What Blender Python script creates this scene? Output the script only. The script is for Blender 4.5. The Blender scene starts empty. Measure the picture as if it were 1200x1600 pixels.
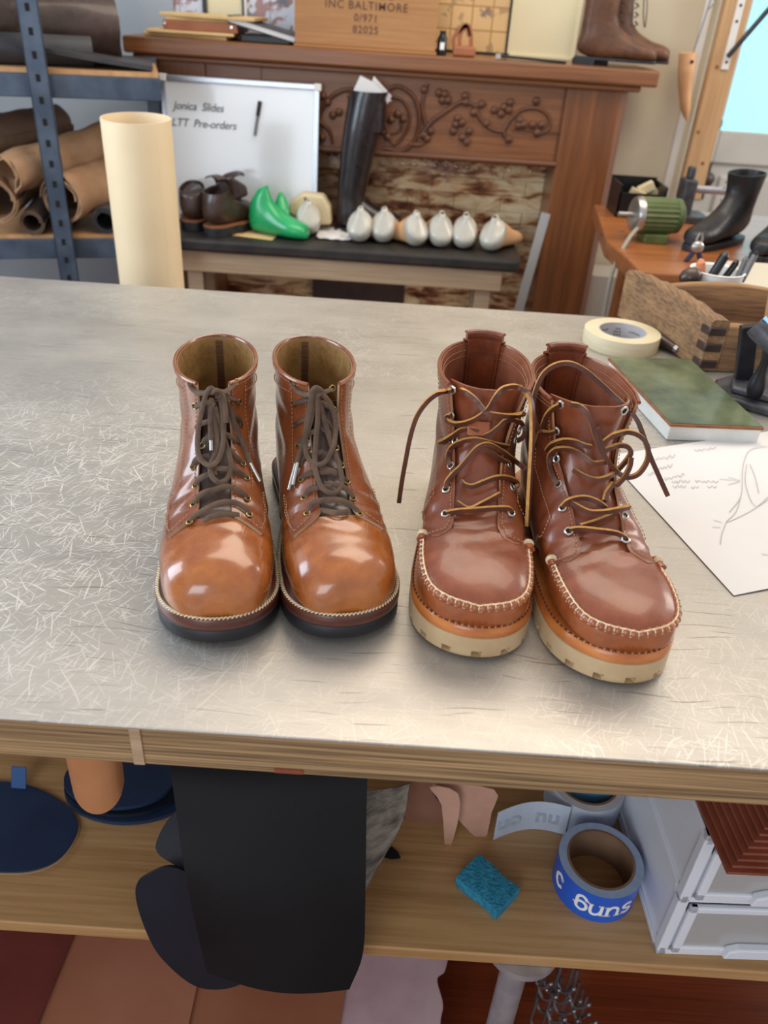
import bpy, math, random
import numpy as np
from mathutils import Vector, Matrix, noise as mnoise
from math import sin, cos, pi, radians, sqrt, atan2, asin, tan
random.seed(7)
scene = bpy.context.scene
COL = scene.collection

# ---------------------------------------------------------------- camera, light, exposure
EYE = 1.345; PITCH = radians(32.5); ROLL = radians(3.85); FPX = 1244.0
cd = bpy.data.cameras.new('camera'); cam = bpy.data.objects.new('camera', cd); COL.objects.link(cam)
cd.sensor_fit = 'VERTICAL'; cd.sensor_height = 36.0; cd.lens = 36.0*FPX/1600.0
cd.clip_start = 0.02; cd.clip_end = 60
cd.dof.use_dof = True; cd.dof.focus_distance = 0.80; cd.dof.aperture_fstop = 6.3
cam.matrix_world = (Matrix.Translation((0, 0, EYE)) @ Matrix.Rotation(radians(90)-PITCH, 4, 'X') @ Matrix.Rotation(ROLL, 4, 'Z'))
scene.camera = cam

w = bpy.data.worlds.new('world'); scene.world = w; w.use_nodes = True
WORLD_STRENGTH = 0.55
w.node_tree.nodes['Background'].inputs[0].default_value = (0.95, 0.95, 1.0, 1)
w.node_tree.nodes['Background'].inputs[1].default_value = WORLD_STRENGTH

def area(name, loc, target, sx, sy, power, color):
    l = bpy.data.lights.new(name, 'AREA'); l.shape = 'RECTANGLE'; l.size = sx; l.size_y = sy
    l.energy = power; l.color = color
    o = bpy.data.objects.new(name, l); COL.objects.link(o); o.location = loc
    o.rotation_euler = (Vector(target)-Vector(loc)).to_track_quat('-Z', 'Y').to_euler()
    return o
area('left_window_light', (-2.2, 0.85, 1.7), (0, 0.8, 0.9), 1.2, 1.5, 42, (0.72, 0.86, 1.0))
area('ceiling_lamp_light', (0.45, 1.75, 2.75), (0.3, 1.5, 0.9), 1.8, 1.2, 27, (1.0, 0.86, 0.68))
area('front_window_light', (-1.0, -2.1, 1.7), (0.1, 0.7, 0.6), 1.4, 1.3, 26, (0.84, 0.91, 1.0))
area('right_window_light', (2.7, 2.2, 2.1), (0.5, 1.9, 1.0), 1.0, 1.2, 26, (1.0, 0.93, 0.82))
vs = scene.view_settings
vs.view_transform = 'Standard'; vs.look = 'None'; vs.gamma = 1.0; vs.exposure = 0.27
vs.use_curve_mapping = False

# ---------------------------------------------------------------- pixel -> world point on a real plane
def ray(px, py):
    dx, dy = px-600.0, py-800.0
    u = dx*cos(ROLL)+dy*sin(ROLL); v = -dx*sin(ROLL)+dy*cos(ROLL)
    return Vector((u/FPX, cos(PITCH)-v/FPX*sin(PITCH), -sin(PITCH)-v/FPX*cos(PITCH)))
CAM = Vector((0, 0, EYE))
def Zp(px, py, z):
    r = ray(px, py); return CAM + r*((z-EYE)/r.z)
def Yp(px, py, y):
    r = ray(px, py); return CAM + r*(y/r.y)
def proj(P):
    P = np.asarray(P); q = P-np.array([0, 0, EYE])
    d = q[..., 1]*cos(PITCH)-q[..., 2]*sin(PITCH)
    u = q[..., 0]/d*FPX; v = (-q[..., 1]*sin(PITCH)-q[..., 2]*cos(PITCH))/d*FPX
    return 600+u*cos(ROLL)-v*sin(ROLL), 800+u*sin(ROLL)+v*cos(ROLL), d

# ---------------------------------------------------------------- materials
def srgb(r, g, b):
    f = lambda c: (c/255/12.92) if c/255 <= 0.04045 else ((c/255+0.055)/1.055)**2.4
    return (f(r), f(g), f(b), 1)
class NT:
    def __init__(s, name):
        s.m = bpy.data.materials.new(name); s.m.use_nodes = True
        s.t = s.m.node_tree; s.n = s.t.nodes; s.b = s.n['Principled BSDF']
        s.tc = s.n.new('ShaderNodeTexCoord')
    def link(s, a, b): s.t.links.new(a, b)
    def mapping(s, scale=(1, 1, 1), rot=(0, 0, 0), src=None, loc=(0, 0, 0)):
        mp = s.n.new('ShaderNodeMapping'); mp.inputs['Scale'].default_value = scale
        mp.inputs['Rotation'].default_value = rot; mp.inputs['Location'].default_value = loc
        s.link(src or s.tc.outputs['Object'], mp.inputs[0]); return mp.outputs[0]
    def noise(s, vec, scale=5, detail=4, rough=0.55, dist=0.0):
        n = s.n.new('ShaderNodeTexNoise'); n.inputs['Scale'].default_value = scale
        n.inputs['Detail'].default_value = detail; n.inputs['Roughness'].default_value = rough
        n.inputs['Distortion'].default_value = dist
        s.link(vec, n.inputs['Vector']); return n.outputs['Fac']
    def ramp(s, fac, stops, interp='LINEAR'):
        r = s.n.new('ShaderNodeValToRGB'); r.color_ramp.interpolation = interp
        e = r.color_ramp.elements
        while len(e) < len(stops): e.new(0.5)
        for i, (p, c) in enumerate(stops):
            e[i].position = p; e[i].color = c if len(c) == 4 else (*c, 1)
        s.link(fac, r.inputs[0]); return r.outputs[0]
    def mix(s, fac, a, b, mode='MIX'):
        m = s.n.new('ShaderNodeMix'); m.data_type = 'RGBA'; m.blend_type = mode
        for sock, v in ((m.inputs[0], fac), (m.inputs[6], a), (m.inputs[7], b)):
            if hasattr(v, 'is_linked') or hasattr(v, 'links'): s.link(v, sock)
            elif isinstance(v, (int, float)): sock.default_value = v
            else: sock.default_value = v
        return m.outputs[2]
    def math(s, op, a, b=0.5):
        m = s.n.new('ShaderNodeMath'); m.operation = op
        for sock, v in ((m.inputs[0], a), (m.inputs[1], b)):
            if isinstance(v, (int, float)): sock.default_value = v
            else: s.link(v, sock)
        return m.outputs[0]
    def bump(s, h, strength=0.3, dist=0.002):
        b = s.n.new('ShaderNodeBump'); b.inputs['Strength'].default_value = strength
        b.inputs['Distance'].default_value = dist
        s.link(h, b.inputs['Height']); s.link(b.outputs[0], s.b.inputs['Normal'])
    def set(s, **k):
        for key, v in k.items():
            i = s.b.inputs[key.replace('_', ' ')]
            if isinstance(v, (int, float, tuple)): i.default_value = v
            else: s.link(v, i)
MATS = {}
def mat(name, c1, c2=None, scale=20, stretch=(1, 1, 1), rough=0.5, metal=0.0, bump=0.0, bscale=200, coat=0.0, crough=0.1, lo=0.35, hi=0.65, detail=4, bd=0.001, rot=(0, 0, 0), spec=0.5, trans=0.0, emit=None, estr=0, sheen=0):
    k = NT(name)
    a = srgb(*c1)
    if c2:
        col = k.ramp(k.noise(k.mapping(stretch, rot), scale, detail), [(lo, a), (hi, srgb(*c2))])
        k.set(Base_Color=col)
    else: k.set(Base_Color=a)
    k.set(Roughness=rough, Metallic=metal, Coat_Weight=coat, Coat_Roughness=crough, Specular_IOR_Level=spec, Transmission_Weight=trans)
    if sheen: k.set(Sheen_Weight=sheen)
    if bump: k.bump(k.noise(k.mapping(stretch, rot), bscale, 3), bump, bd)
    if emit:
        k.set(Emission_Color=srgb(*emit), Emission_Strength=estr)
    MATS[name] = k.m; return k.m
def wood(name, c1, c2, c3, axis='X', scale=6, rough=0.4, bump=0.15, coat=0.0, ring=14):
    k = NT(name); st = {'X': (0.6, ring, ring), 'Y': (ring, 0.6, ring), 'Z': (ring, ring, 0.6)}[axis]
    g = k.noise(k.mapping(st), scale*0.5, 6, 0.6, 0.4)
    f = k.noise(k.mapping(tuple(x*6 if x > 1 else x*2 for x in st)), scale, 3)
    col = k.ramp(g, [(0.3, srgb(*c1)), (0.5, srgb(*c2)), (0.72, srgb(*c3))])
    col = k.mix(0.35, col, k.ramp(f, [(0.35, srgb(*c1)), (0.6, srgb(*c3))]))
    k.set(Base_Color=col, Roughness=rough, Coat_Weight=coat, Coat_Roughness=0.2); k.bump(f, bump, 0.0008)
    MATS[name] = k.m; return k.m

# ---------------------------------------------------------------- mesh builder
class MB:
    def __init__(s): s.v = []; s.f = []; s.mi = []
    def add(s, vs, fs, mi=0):
        o = len(s.v); s.v += [tuple(v) for v in vs]; s.f += [tuple(i+o for i in f) for f in fs]; s.mi += [mi]*len(fs); return s
    def box(s, c, size, rot=None, mi=0, taper=1.0):
        x, y, z = [k/2 for k in size]; vs = []
        for sz in (-1, 1):
            t = taper if sz > 0 else 1
            for sx, sy in ((-1, -1), (1, -1), (1, 1), (-1, 1)): vs.append(Vector((sx*x*t, sy*y*t, sz*z)))
        if rot is not None:
            M = rot if isinstance(rot, Matrix) else Matrix.Rotation(rot, 3, 'Z')
            vs = [M @ v for v in vs]
        vs = [v+Vector(c) for v in vs]
        return s.add(vs, [(3, 2, 1, 0), (4, 5, 6, 7), (0, 1, 5, 4), (1, 2, 6, 5), (2, 3, 7, 6), (3, 0, 4, 7)], mi)
    def bb(s, a, b, mi=0):
        return s.box([(a[i]+b[i])/2 for i in range(3)], [abs(b[i]-a[i]) for i in range(3)], mi=mi)
    def hexa(s, p, mi=0):  # 4 bottom, 4 top
        return s.add(p, [(3, 2, 1, 0), (4, 5, 6, 7), (0, 1, 5, 4), (1, 2, 6, 5), (2, 3, 7, 6), (3, 0, 4, 7)], mi)
    def prism(s, out, h, M=None, mi=0):  # outline in xy (ccw), extruded 0..h in z
        n = len(out); vs = [Vector((p[0], p[1], 0)) for p in out]+[Vector((p[0], p[1], h)) for p in out]
        if M is not None: vs = [M @ v for v in vs]
        fs = [tuple(range(n))[::-1], tuple(range(n, 2*n))]+[(i, (i+1) % n, n+(i+1) % n, n+i) for i in range(n)]
        return s.add(vs, fs, mi)
    def rings(s, R, cap0=True, cap1=True, closed=False, mi=0):
        n = len(R[0]); vs = [p for r in R for p in r]; fs = []
        m = len(R)
        for i in range(m if closed else m-1):
            a = i*n; b = ((i+1) % m)*n
            for j in range(n): k = (j+1) % n; fs.append((a+j, a+k, b+k, b+j))
        if not closed:
            if cap0: fs.append(tuple(range(n))[::-1])
            if cap1: fs.append(tuple(range((m-1)*n, m*n)))
        return s.add(vs, fs, mi)
    def tube(s, pts, r, n=10, mi=0, closed=False, cap=True, flat=1.0, up=None):
        P = [Vector(p) for p in pts]; m = len(P); R = []
        prev = None
        for i in range(m):
            if closed: t = P[(i+1) % m]-P[i-1]
            else: t = P[min(i+1, m-1)]-P[max(i-1, 0)]
            if t.length < 1e-9: t = Vector((0, 0, 1))
            t.normalize()
            if up is not None: a = Vector(up(i/(m-1)) if callable(up) else up)
            elif prev is None: a = Vector((0, 0, 1)) if abs(t.z) < 0.9 else Vector((1, 0, 0))
            else: a = prev
            a = a-t*a.dot(t)
            if a.length < 1e-6: a = t.orthogonal()
            a.normalize(); prev = a; b = t.cross(a)
            rr = r(i/(m-1)) if callable(r) else r
            R.append([P[i]+(a*(sin(2*pi*k/n)*rr*flat)+b*(cos(2*pi*k/n)*rr)) for k in range(n)])
        return s.rings(R, cap, cap, closed, mi)
    def strap(s, pts, w, t, ups=None, mi=0, mside=None):
        """rectangular cross-section sweep: w wide, t thick (along up)"""
        P = [Vector(p) for p in pts]; m = len(P); prev = None; R = []
        for i in range(m):
            d = (P[min(i+1, m-1)]-P[max(i-1, 0)])
            if d.length < 1e-9: d = Vector((0, 0, 1))
            d.normalize()
            a = Vector(ups[i]) if ups is not None else (prev or (Vector((0, 0, 1)) if abs(d.z) < 0.9 else Vector((0, -1, 0))))
            a = a-d*a.dot(d)
            if a.length < 1e-6: a = d.orthogonal()
            a.normalize(); prev = a; b = d.cross(a)
            ww = (w(i/(m-1)) if callable(w) else w)/2; tt = t/2
            R.append([P[i]+b*ww+a*tt, P[i]-b*ww+a*tt, P[i]-b*ww-a*tt, P[i]+b*ww-a*tt])
        o = len(s.v)
        for r_ in R: s.v += [tuple(q) for q in r_]
        for i in range(m-1):
            for j in range(4):
                k = (j+1) % 4; s.f.append((o+i*4+j, o+i*4+k, o+i*4+4+k, o+i*4+4+j))
                s.mi.append(mi if j in (0, 2) or mside is None else mside)
        s.f += [(o+3, o+2, o+1, o), (o+4*m-4, o+4*m-3, o+4*m-2, o+4*m-1)]; s.mi += [mi, mi]
        return s
    def cyl(s, p0, p1, r0, r1=None, n=24, mi=0, cap=True):
        p0 = Vector(p0); p1 = Vector(p1); r1 = r0 if r1 is None else r1
        t = (p1-p0).normalized(); a = t.orthogonal().normalized(); b = t.cross(a)
        R = [[p+(a*cos(2*pi*k/n)+b*sin(2*pi*k/n))*r for k in range(n)] for p, r in ((p0, r0), (p1, r1))]
        return s.rings(R, cap, cap, mi=mi)
    def lathe(s, prof, c=(0, 0, 0), M=None, n=40, mi=0, cap0=True, cap1=True, closed=False):
        R = []
        for (r, z) in prof:
            ring = [Vector((r*cos(2*pi*k/n), r*sin(2*pi*k/n), z)) for k in range(n)]
            if M is not None: ring = [M @ p for p in ring]
            R.append([p+Vector(c) for p in ring])
        return s.rings(R, cap0, cap1, closed, mi=mi)
    def ball(s, c, r, n=12, sc=(1, 1, 1), M=None, mi=0):
        R = []
        for i in range(n+1):
            th = pi*i/n; rr = max(sin(th), 1e-3)
            ring = [Vector((rr*cos(2*pi*k/(2*n))*r*sc[0], rr*sin(2*pi*k/(2*n))*r*sc[1], -cos(th)*r*sc[2])) for k in range(2*n)]
            if M is not None: ring = [M @ p for p in ring]
            R.append([p+Vector(c) for p in ring])
        return s.rings(R, mi=mi)
    def shell(s, G, thick, mi=0, mi_in=None, nrm=None, mi_edge=None):
        """G: (a,b,3) grid; thick solid between G and G - n*thick"""
        G = np.asarray(G, float); A, B = G.shape[:2]
        if nrm is None:
            du = np.gradient(G, axis=0); dv = np.gradient(G, axis=1)
            nrm = np.cross(du, dv); nrm /= (np.linalg.norm(nrm, axis=2, keepdims=True)+1e-12)
        I = G-nrm*thick; o = len(s.v)
        s.v += [tuple(p) for p in G.reshape(-1, 3)]+[tuple(p) for p in I.reshape(-1, 3)]
        N = A*B; mi_in = mi if mi_in is None else mi_in; mi_edge = mi if mi_edge is None else mi_edge
        id = lambda i, j, k: o+k*N+i*B+j
        for i in range(A-1):
            for j in range(B-1):
                s.f.append((id(i, j, 0), id(i+1, j, 0), id(i+1, j+1, 0), id(i, j+1, 0))); s.mi.append(mi)
                s.f.append((id(i, j, 1), id(i, j+1, 1), id(i+1, j+1, 1), id(i+1, j, 1))); s.mi.append(mi_in)
        for i in range(A-1):
            for j, fl in ((0, 0), (B-1, 1)):
                q = (id(i, j, 0), id(i, j, 1), id(i+1, j, 1), id(i+1, j, 0)); s.f.append(q[::-1] if fl else q); s.mi.append(mi_edge)
        for j in range(B-1):
            for i, fl in ((0, 1), (A-1, 0)):
                q = (id(i, j, 0), id(i, j, 1), id(i, j+1, 1), id(i, j+1, 0)); s.f.append(q[::-1] if fl else q); s.mi.append(mi_edge)
        return s

def lathe_pts(c, r, n=40, z=0): return [(c[0]+r*cos(2*pi*k/n), c[1]+r*sin(2*pi*k/n), c[2]+z) for k in range(n)]
def catmull(pts, n=8, closed=False):
    P = [np.array(p, float) for p in pts]; out = []; m = len(P)
    if m < 3: return [tuple(P[0]+(P[-1]-P[0])*i/n) for i in range(n+1)]
    for i in range(m if closed else m-1):
        p0 = P[i-1] if (closed or i > 0) else 2*P[0]-P[1]
        p1 = P[i]; p2 = P[(i+1) % m]
        p3 = P[(i+2) % m] if (closed or i+2 < m) else 2*P[-1]-P[-2]
        for k in range(n):
            t = k/n
            out.append(0.5*(2*p1+(p2-p0)*t+(2*p0-5*p1+4*p2-p3)*t*t+(3*p1-p0-3*p2+p3)*t**3))
    if not closed: out.append(P[-1])
    return [tuple(p) for p in out]

def link(name, mb, mats, parent=None, smooth=True, bevel=0, angle=38, subsurf=0, kind=None, label=None, world=True, bseg=2):
    me = bpy.data.meshes.new(name)
    vs = mb.v
    if parent is not None and world:
        inv = Matrix.LocRotScale(parent.location, parent.rotation_euler, None).inverted()
        if parent.parent is not None:
            pp = parent.parent
            inv = inv @ Matrix.LocRotScale(pp.location, pp.rotation_euler, None).inverted()
        vs = [tuple(inv @ Vector(v)) for v in vs]
    me.from_pydata(vs, [], mb.f)
    ms = mats if isinstance(mats, (list, tuple)) else [mats]
    for m_ in ms: me.materials.append(MATS[m_] if isinstance(m_, str) else m_)
    me.polygons.foreach_set('material_index', mb.mi)
    me.update(); me.validate()
    if smooth:
        me.shade_smooth()
        try: me.set_sharp_from_angle(angle=radians(angle))
        except Exception: pass
    o = bpy.data.objects.new(name, me); COL.objects.link(o)
    if parent is not None: o.parent = parent
    if bevel:
        b = o.modifiers.new('bevel', 'BEVEL'); b.width = bevel; b.segments = bseg; b.limit_method = 'ANGLE'; b.angle_limit = radians(40)
    if subsurf:
        q = o.modifiers.new('sub', 'SUBSURF'); q.levels = subsurf; q.render_levels = subsurf
    if kind: o['kind'] = kind
    if label: o['label'] = label
    return o
def tag(o, label, cat, group=None):
    o['label'] = label; o['category'] = cat
    if group: o['group'] = group
    return o
def thing(name, loc, label, cat, group=None, rz=0):
    o = bpy.data.objects.new(name, None); COL.objects.link(o); o.location = loc; o.rotation_euler = (0, 0, rz)
    o.empty_display_size = 0.02
    return tag(o, label, cat, group)
def dup(root, loc, rz, label, group=None):
    r = root.copy(); COL.objects.link(r); r.location = loc; r.rotation_euler = (0, 0, rz); r['label'] = label
    if group: r['group'] = group
    for ch in list(root.children):
        c = ch.copy(); COL.objects.link(c); c.parent = r
        for g in list(ch.children):
            d = g.copy(); COL.objects.link(d); d.parent = c
    return r
def text_mesh(body, size, ext=0.0005, bold=0.0, shear=0.0, align='CENTER', spacing=1.0):
    c = bpy.data.curves.new('lettering', 'FONT'); c.body = body; c.size = size; c.extrude = ext; c.offset = bold
    c.shear = shear; c.align_x = align; c.align_y = 'CENTER'; c.space_character = spacing; c.resolution_u = 3
    o = bpy.data.objects.new('lettering', c); COL.objects.link(o)
    bpy.context.view_layer.update()
    dg = bpy.context.evaluated_depsgraph_get()
    me = bpy.data.meshes.new_from_object(o.evaluated_get(dg))
    mb = MB().add([v.co[:] for v in me.vertices], [tuple(p.vertices) for p in me.polygons])
    bpy.data.objects.remove(o); bpy.data.meshes.remove(me); bpy.data.curves.remove(c)
    return mb
def xf(mb, f): mb.v = [tuple(f(Vector(v))) for v in mb.v]; return mb
def frame(o, x, y):
    x = Vector(x).normalized(); y = Vector(y); y = (y-x*y.dot(x)).normalized(); z = x.cross(y)
    M = Matrix((x, y, z)).transposed().to_4x4(); M.translation = Vector(o); return M
def N3(x, y, z): return mnoise.noise(Vector((x, y, z)))

# ================================================================ materials
def leather(name, c1, c2, c3, rough=0.3, coat=0.5, scale=9, burn=None, grain=0.12, wr=0.25):
    k = NT(name)
    n1 = k.noise(k.mapping(), scale, 5, 0.6, 0.6)
    col = k.ramp(n1, [(0.3, srgb(*c1)), (0.5, srgb(*c2)), (0.72, srgb(*c3))])
    n2 = k.noise(k.mapping((1, 1, 1)), scale*7, 4, 0.65)
    col = k.mix(0.25, col, k.ramp(n2, [(0.35, srgb(*c1)), (0.65, srgb(*c3))]))
    h = k.math('ADD', k.math('MULTIPLY', k.noise(k.mapping(), 900, 2), grain), k.math('MULTIPLY', k.noise(k.mapping((1, 1.6, 1)), 38, 3, 0.5, 0.8), wr))
    k.set(Base_Color=col, Roughness=k.ramp(n2, [(0.3, (rough*0.7,)*3), (0.75, (rough*1.35,)*3)]), Coat_Weight=coat, Coat_Roughness=0.12, Specular_IOR_Level=0.5)
    k.bump(h, 0.55, 0.0016); MATS[name] = k.m
leather('derby_leather', (116, 58, 24), (156, 84, 32), (186, 110, 46), 0.26, 0.75)
leather('derby_shaft', (108, 56, 32), (138, 76, 42), (158, 92, 50), 0.3, 0.6)
leather('moc_leather', (98, 46, 26), (128, 64, 36), (148, 80, 48), 0.38, 0.32)
leather('moc_side', (116, 54, 24), (146, 74, 34), (168, 92, 46), 0.36, 0.4)
leather('moc_lining', (126, 70, 46), (150, 88, 60), (166, 102, 72), 0.55, 0.1)
leather('tan_lining', (116, 82, 40), (146, 108, 58), (166, 130, 78), 0.6, 0.1, scale=30)
leather('old_boot_leather', (58, 34, 22), (90, 56, 34), (118, 78, 50), 0.6, 0.1, scale=14)
leather('black_leather', (12, 11, 13), (20, 18, 21), (32, 29, 31), 0.5, 0.1, scale=12)
leather('oxblood_black', (14, 9, 11), (24, 15, 18), (36, 24, 29), 0.36, 0.3, scale=8)
leather('dark_brown_leather', (42, 28, 22), (60, 42, 34), (78, 56, 46), 0.42, 0.3, scale=6, wr=0.6)
mat('lace_brown', (70, 50, 36), (98, 74, 54), 60, rough=0.7, bump=0.3, bscale=900)
mat('aglet', (190, 188, 182), rough=0.25, metal=0.6)
mat('rawhide_face', (72, 36, 22), (98, 52, 32), 40, rough=0.45)
mat('rawhide_edge', (176, 122, 58), (202, 150, 80), 200, rough=0.7, bump=0.3, bscale=1500)
mat('thread_cream', (214, 192, 150), (236, 220, 186), 300, rough=0.8)
mat('thread_tan', (176, 128, 92), rough=0.8)
mat('thread_dark', (84, 46, 30), rough=0.8)
mat('brass', (168, 138, 84), rough=0.3, metal=0.9)
mat('nickel', (214, 208, 196), rough=0.22, metal=0.9)
mat('hole_black', (10, 8, 7), rough=0.9)
mat('rubber_black', (22, 22, 25), (34, 34, 38), 30, rough=0.5)
mat('welt_brown', (70, 32, 22), (98, 48, 32), 30, (1, 1, 6), rough=0.35, coat=0.3)
mat('midsole_orange', (170, 92, 38), (204, 126, 62), 24, (1, 1, 3), rough=0.35, coat=0.3)
mat('crepe_cream', (182, 152, 112), (206, 180, 142), 16, rough=0.55, spec=0.4)
# zinc sheet with scratches
def zinc():
    k = NT('zinc_sheet')
    base = k.ramp(k.noise(k.mapping(), 2.2, 6, 0.6, 0.8), [(0.3, srgb(164, 158, 150)), (0.7, srgb(194, 188, 178))])
    fine = k.noise(k.mapping((6, 160, 1)), 3, 2)
    base = k.mix(0.05, base, k.ramp(fine, [(0.35, srgb(120, 112, 102)), (0.65, srgb(214, 208, 198))]))
    mask = k.ramp(k.noise(k.mapping(loc=(3.1, .4, 0)), 3.2, 3, 0.6), [(0.50, (0, 0, 0)), (0.72, (.6, .6, .6))])
    dn = k.n.new('ShaderNodeVectorMath'); dn.operation = 'DISTANCE'; k.link(k.tc.outputs['Object'], dn.inputs[0]); dn.inputs[1].default_value = (-.36, -.24, .9)
    mask = k.mix(1.0, mask, k.ramp(k.math('MULTIPLY', dn.outputs['Value'], 2.0), [(0.25, (1, 1, 1)), (0.75, (0, 0, 0))]), 'LIGHTEN')
    # bend the coordinates a little so scratches are not dead straight
    nz = k.n.new('ShaderNodeTexNoise'); nz.inputs['Scale'].default_value = 9; nz.inputs['Detail'].default_value = 1; k.link(k.tc.outputs['Object'], nz.inputs['Vector'])
    va = k.n.new('ShaderNodeVectorMath'); va.operation = 'MULTIPLY_ADD'; k.link(nz.outputs['Color'], va.inputs[0]); va.inputs[1].default_value = (.03, .03, 0); k.link(k.tc.outputs['Object'], va.inputs[2])
    bent = va.outputs[0]
    def streak(a, s1, s2, th, loc, soft=.03):
        th += .017
        v = k.mapping((s1, s2, 1), (0, 0, 0), src=k.mapping((1, 1, 1), (0, 0, radians(a)), src=bent, loc=loc))
        return k.ramp(k.noise(v, 1.0, 1, 0.4, 0.3), [(th, (0, 0, 0)), (th+soft, (1, 1, 1))])
    sc = None
    for i, (a, s1, s2, th) in enumerate([(8, 22, 420, .67), (38, 28, 480, .665), (-32, 26, 520, .665), (78, 22, 420, .67), (-66, 30, 500, .665), (112, 24, 460, .67), (22, 34, 620, .665), (-12, 12, 380, .69), (58, 14, 360, .69), (-48, 34, 560, .66), (94, 30, 540, .66)]):
        r = streak(a, s1, s2, th, (i*1.7, i*2.3, 0))
        sc = r if sc is None else k.mix(1.0, sc, r, 'LIGHTEN')
    m = k.mix(1.0, sc, k.mix(0.10, mask, (1, 1, 1, 1)), 'MULTIPLY')
    col = k.mix(k.mix(1.0, m, (.85, .85, .85, 1), 'MULTIPLY'), base, srgb(236, 232, 224))
    dk = k.mix(1.0, streak(1.5, 14, 520, .69, (7, 3, 0)), streak(-4, 10, 420, .70, (2, 9, 0)), 'LIGHTEN')
    col = k.mix(k.mix(1.0, dk, (.55, .55, .55, 1), 'MULTIPLY'), col, srgb(84, 72, 60))
    k.set(Base_Color=col, Metallic=0.55, Roughness=k.ramp(k.noise(k.mapping((1, 2, 1)), 7, 5), [(0.3, (0.34,)*3), (0.7, (0.50,)*3)]))
    k.bump(k.math('ADD', k.math('MULTIPLY', k.noise(k.mapping(), 5, 2), 3.0), k.math('MULTIPLY', m, 0.25)), 0.25, 0.002)
    MATS['zinc_sheet'] = k.m
zinc()
def plyedge():
    k = NT('plywood_edge')
    n = k.noise(k.mapping((1.1, 1.1, 150), rot=(0, radians(0.15), 0)), 1.0, 3, 0.6, 0.5)
    n2 = k.noise(k.mapping((7, 7, 900)), 1.0, 3, 0.6)
    col = k.ramp(n, [(0.30, srgb(70, 54, 38)), (0.42, srgb(150, 118, 80)), (0.48, srgb(88, 68, 48)), (0.56, srgb(186, 152, 106)), (0.62, srgb(128, 100, 68)), (0.72, srgb(196, 160, 112))])
    col = k.mix(0.4, col, k.ramp(n2, [(0.4, srgb(84, 66, 46)), (0.6, srgb(190, 156, 108))]))
    k.set(Base_Color=col, Roughness=0.6); k.bump(n2, 0.4, 0.001); MATS['plywood_edge'] = k.m
plyedge()
wood('shelf_ply', (142, 104, 64), (176, 136, 88), (194, 156, 108), 'X', 4, 0.42, 0.08, ring=7)
wood('oak', (92, 54, 28), (124, 76, 42), (148, 96, 56), 'X', 5, 0.38, 0.2, 0.3)
wood('oak_vertical', (88, 50, 24), (118, 70, 36), (142, 88, 48), 'Z', 5, 0.38, 0.2, 0.3)
wood('oak_dark', (66, 36, 20), (92, 52, 28), (110, 66, 36), 'X', 6, 0.45, 0.2)
wood('box_pine', (148, 98, 54), (166, 116, 66), (180, 132, 82), 'X', 4, 0.5, 0.1, ring=6)
wood('stud_pine', (168, 130, 88), (190, 152, 108), (204, 168, 126), 'Z', 4, 0.55, 0.1, ring=8)
wood('apron_pine', (150, 124, 96), (178, 150, 118), (194, 168, 138), 'X', 4, 0.6, 0.1, ring=8)
wood('bench_orange', (122, 68, 32), (150, 88, 44), (172, 108, 60), 'X', 5, 0.35, 0.1, 0.3)
wood('trough_wood', (78, 54, 38), (124, 90, 60), (168, 128, 84), 'X', 5, 0.75, 0.7, ring=9)
wood('trough_end', (80, 58, 42), (128, 96, 66), (172, 134, 92), 'Y', 5, 0.75, 0.7, ring=9)
wood('floor_boards', (74, 30, 16), (108, 46, 24), (136, 64, 34), 'X', 4, 0.3, 0.1, 0.3)
mat('wall_cream', (196, 184, 158), (206, 196, 172), 3, rough=0.85)
mat('wall_grey', (150, 160, 168), (164, 172, 178), 3, rough=0.85)
mat('white_paint', (214, 212, 206), (226, 224, 218), 4, rough=0.5)
mat('door_paint', (190, 188, 182), (206, 204, 198), 4, rough=0.45)
mat('rack_steel', (58, 70, 86), (80, 92, 108), 16, rough=0.42, metal=0.3)
mat('rack_board', (176, 130, 84), (196, 150, 104), 12, (1, 8, 1), rough=0.7)
mat('kraft', (140, 104, 74), (168, 132, 98), 7, rough=0.75, bump=0.5, bscale=30, bd=0.006)
mat('kraft_dark', (92, 72, 58), (118, 94, 76), 7, rough=0.75, bump=0.5, bscale=26, bd=0.006)
mat('leather_roll_dark', (44, 44, 48), (66, 64, 66), 8, rough=0.5, bump=0.3, bscale=30, bd=0.004)
mat('card_tube', (226, 202, 160), (236, 214, 176), 3, rough=0.55)
mat('bench_black', (34, 32, 30), (50, 46, 42), 18, rough=0.45, bump=0.2, bscale=120)
mat('whiteboard', (206, 210, 214), (214, 218, 220), 2, rough=0.16, coat=0.4)
mat('aluminium', (176, 182, 190), rough=0.3, metal=0.85)
mat('ink', (40, 42, 48), rough=0.6)
mat('pencil', (176, 170, 166), rough=0.8)
mat('green_plastic', (22, 148, 84), (30, 168, 98), 10, rough=0.3, coat=0.2)
mat('manila', (206, 172, 116), (220, 188, 134), 12, rough=0.75)
mat('cream_block', (202, 184, 144), (216, 198, 160), 9, rough=0.6)
mat('last_white', (176, 172, 160), (190, 186, 174), 12, rough=0.3, coat=0.3)
mat('last_tan', (206, 156, 108), (218, 172, 126), 12, rough=0.45)
mat('paper_white', (214, 212, 210), (222, 219, 216), 5, rough=0.8)
mat('black_plastic', (18, 18, 20), rough=0.35)
mat('folio_leather', (142, 82, 50), (160, 98, 62), 10, rough=0.5)
mat('mat_cream', (224, 214, 178), rough=0.8)
mat('masking_tape', (214, 200, 164), (222, 210, 178), 20, (1, 1, 10), rough=0.5)
mat('core_grey', (176, 174, 176), (190, 188, 190), 30, rough=0.7)
mat('core_brown', (112, 84, 62), (132, 102, 78), 20, rough=0.7)
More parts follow.
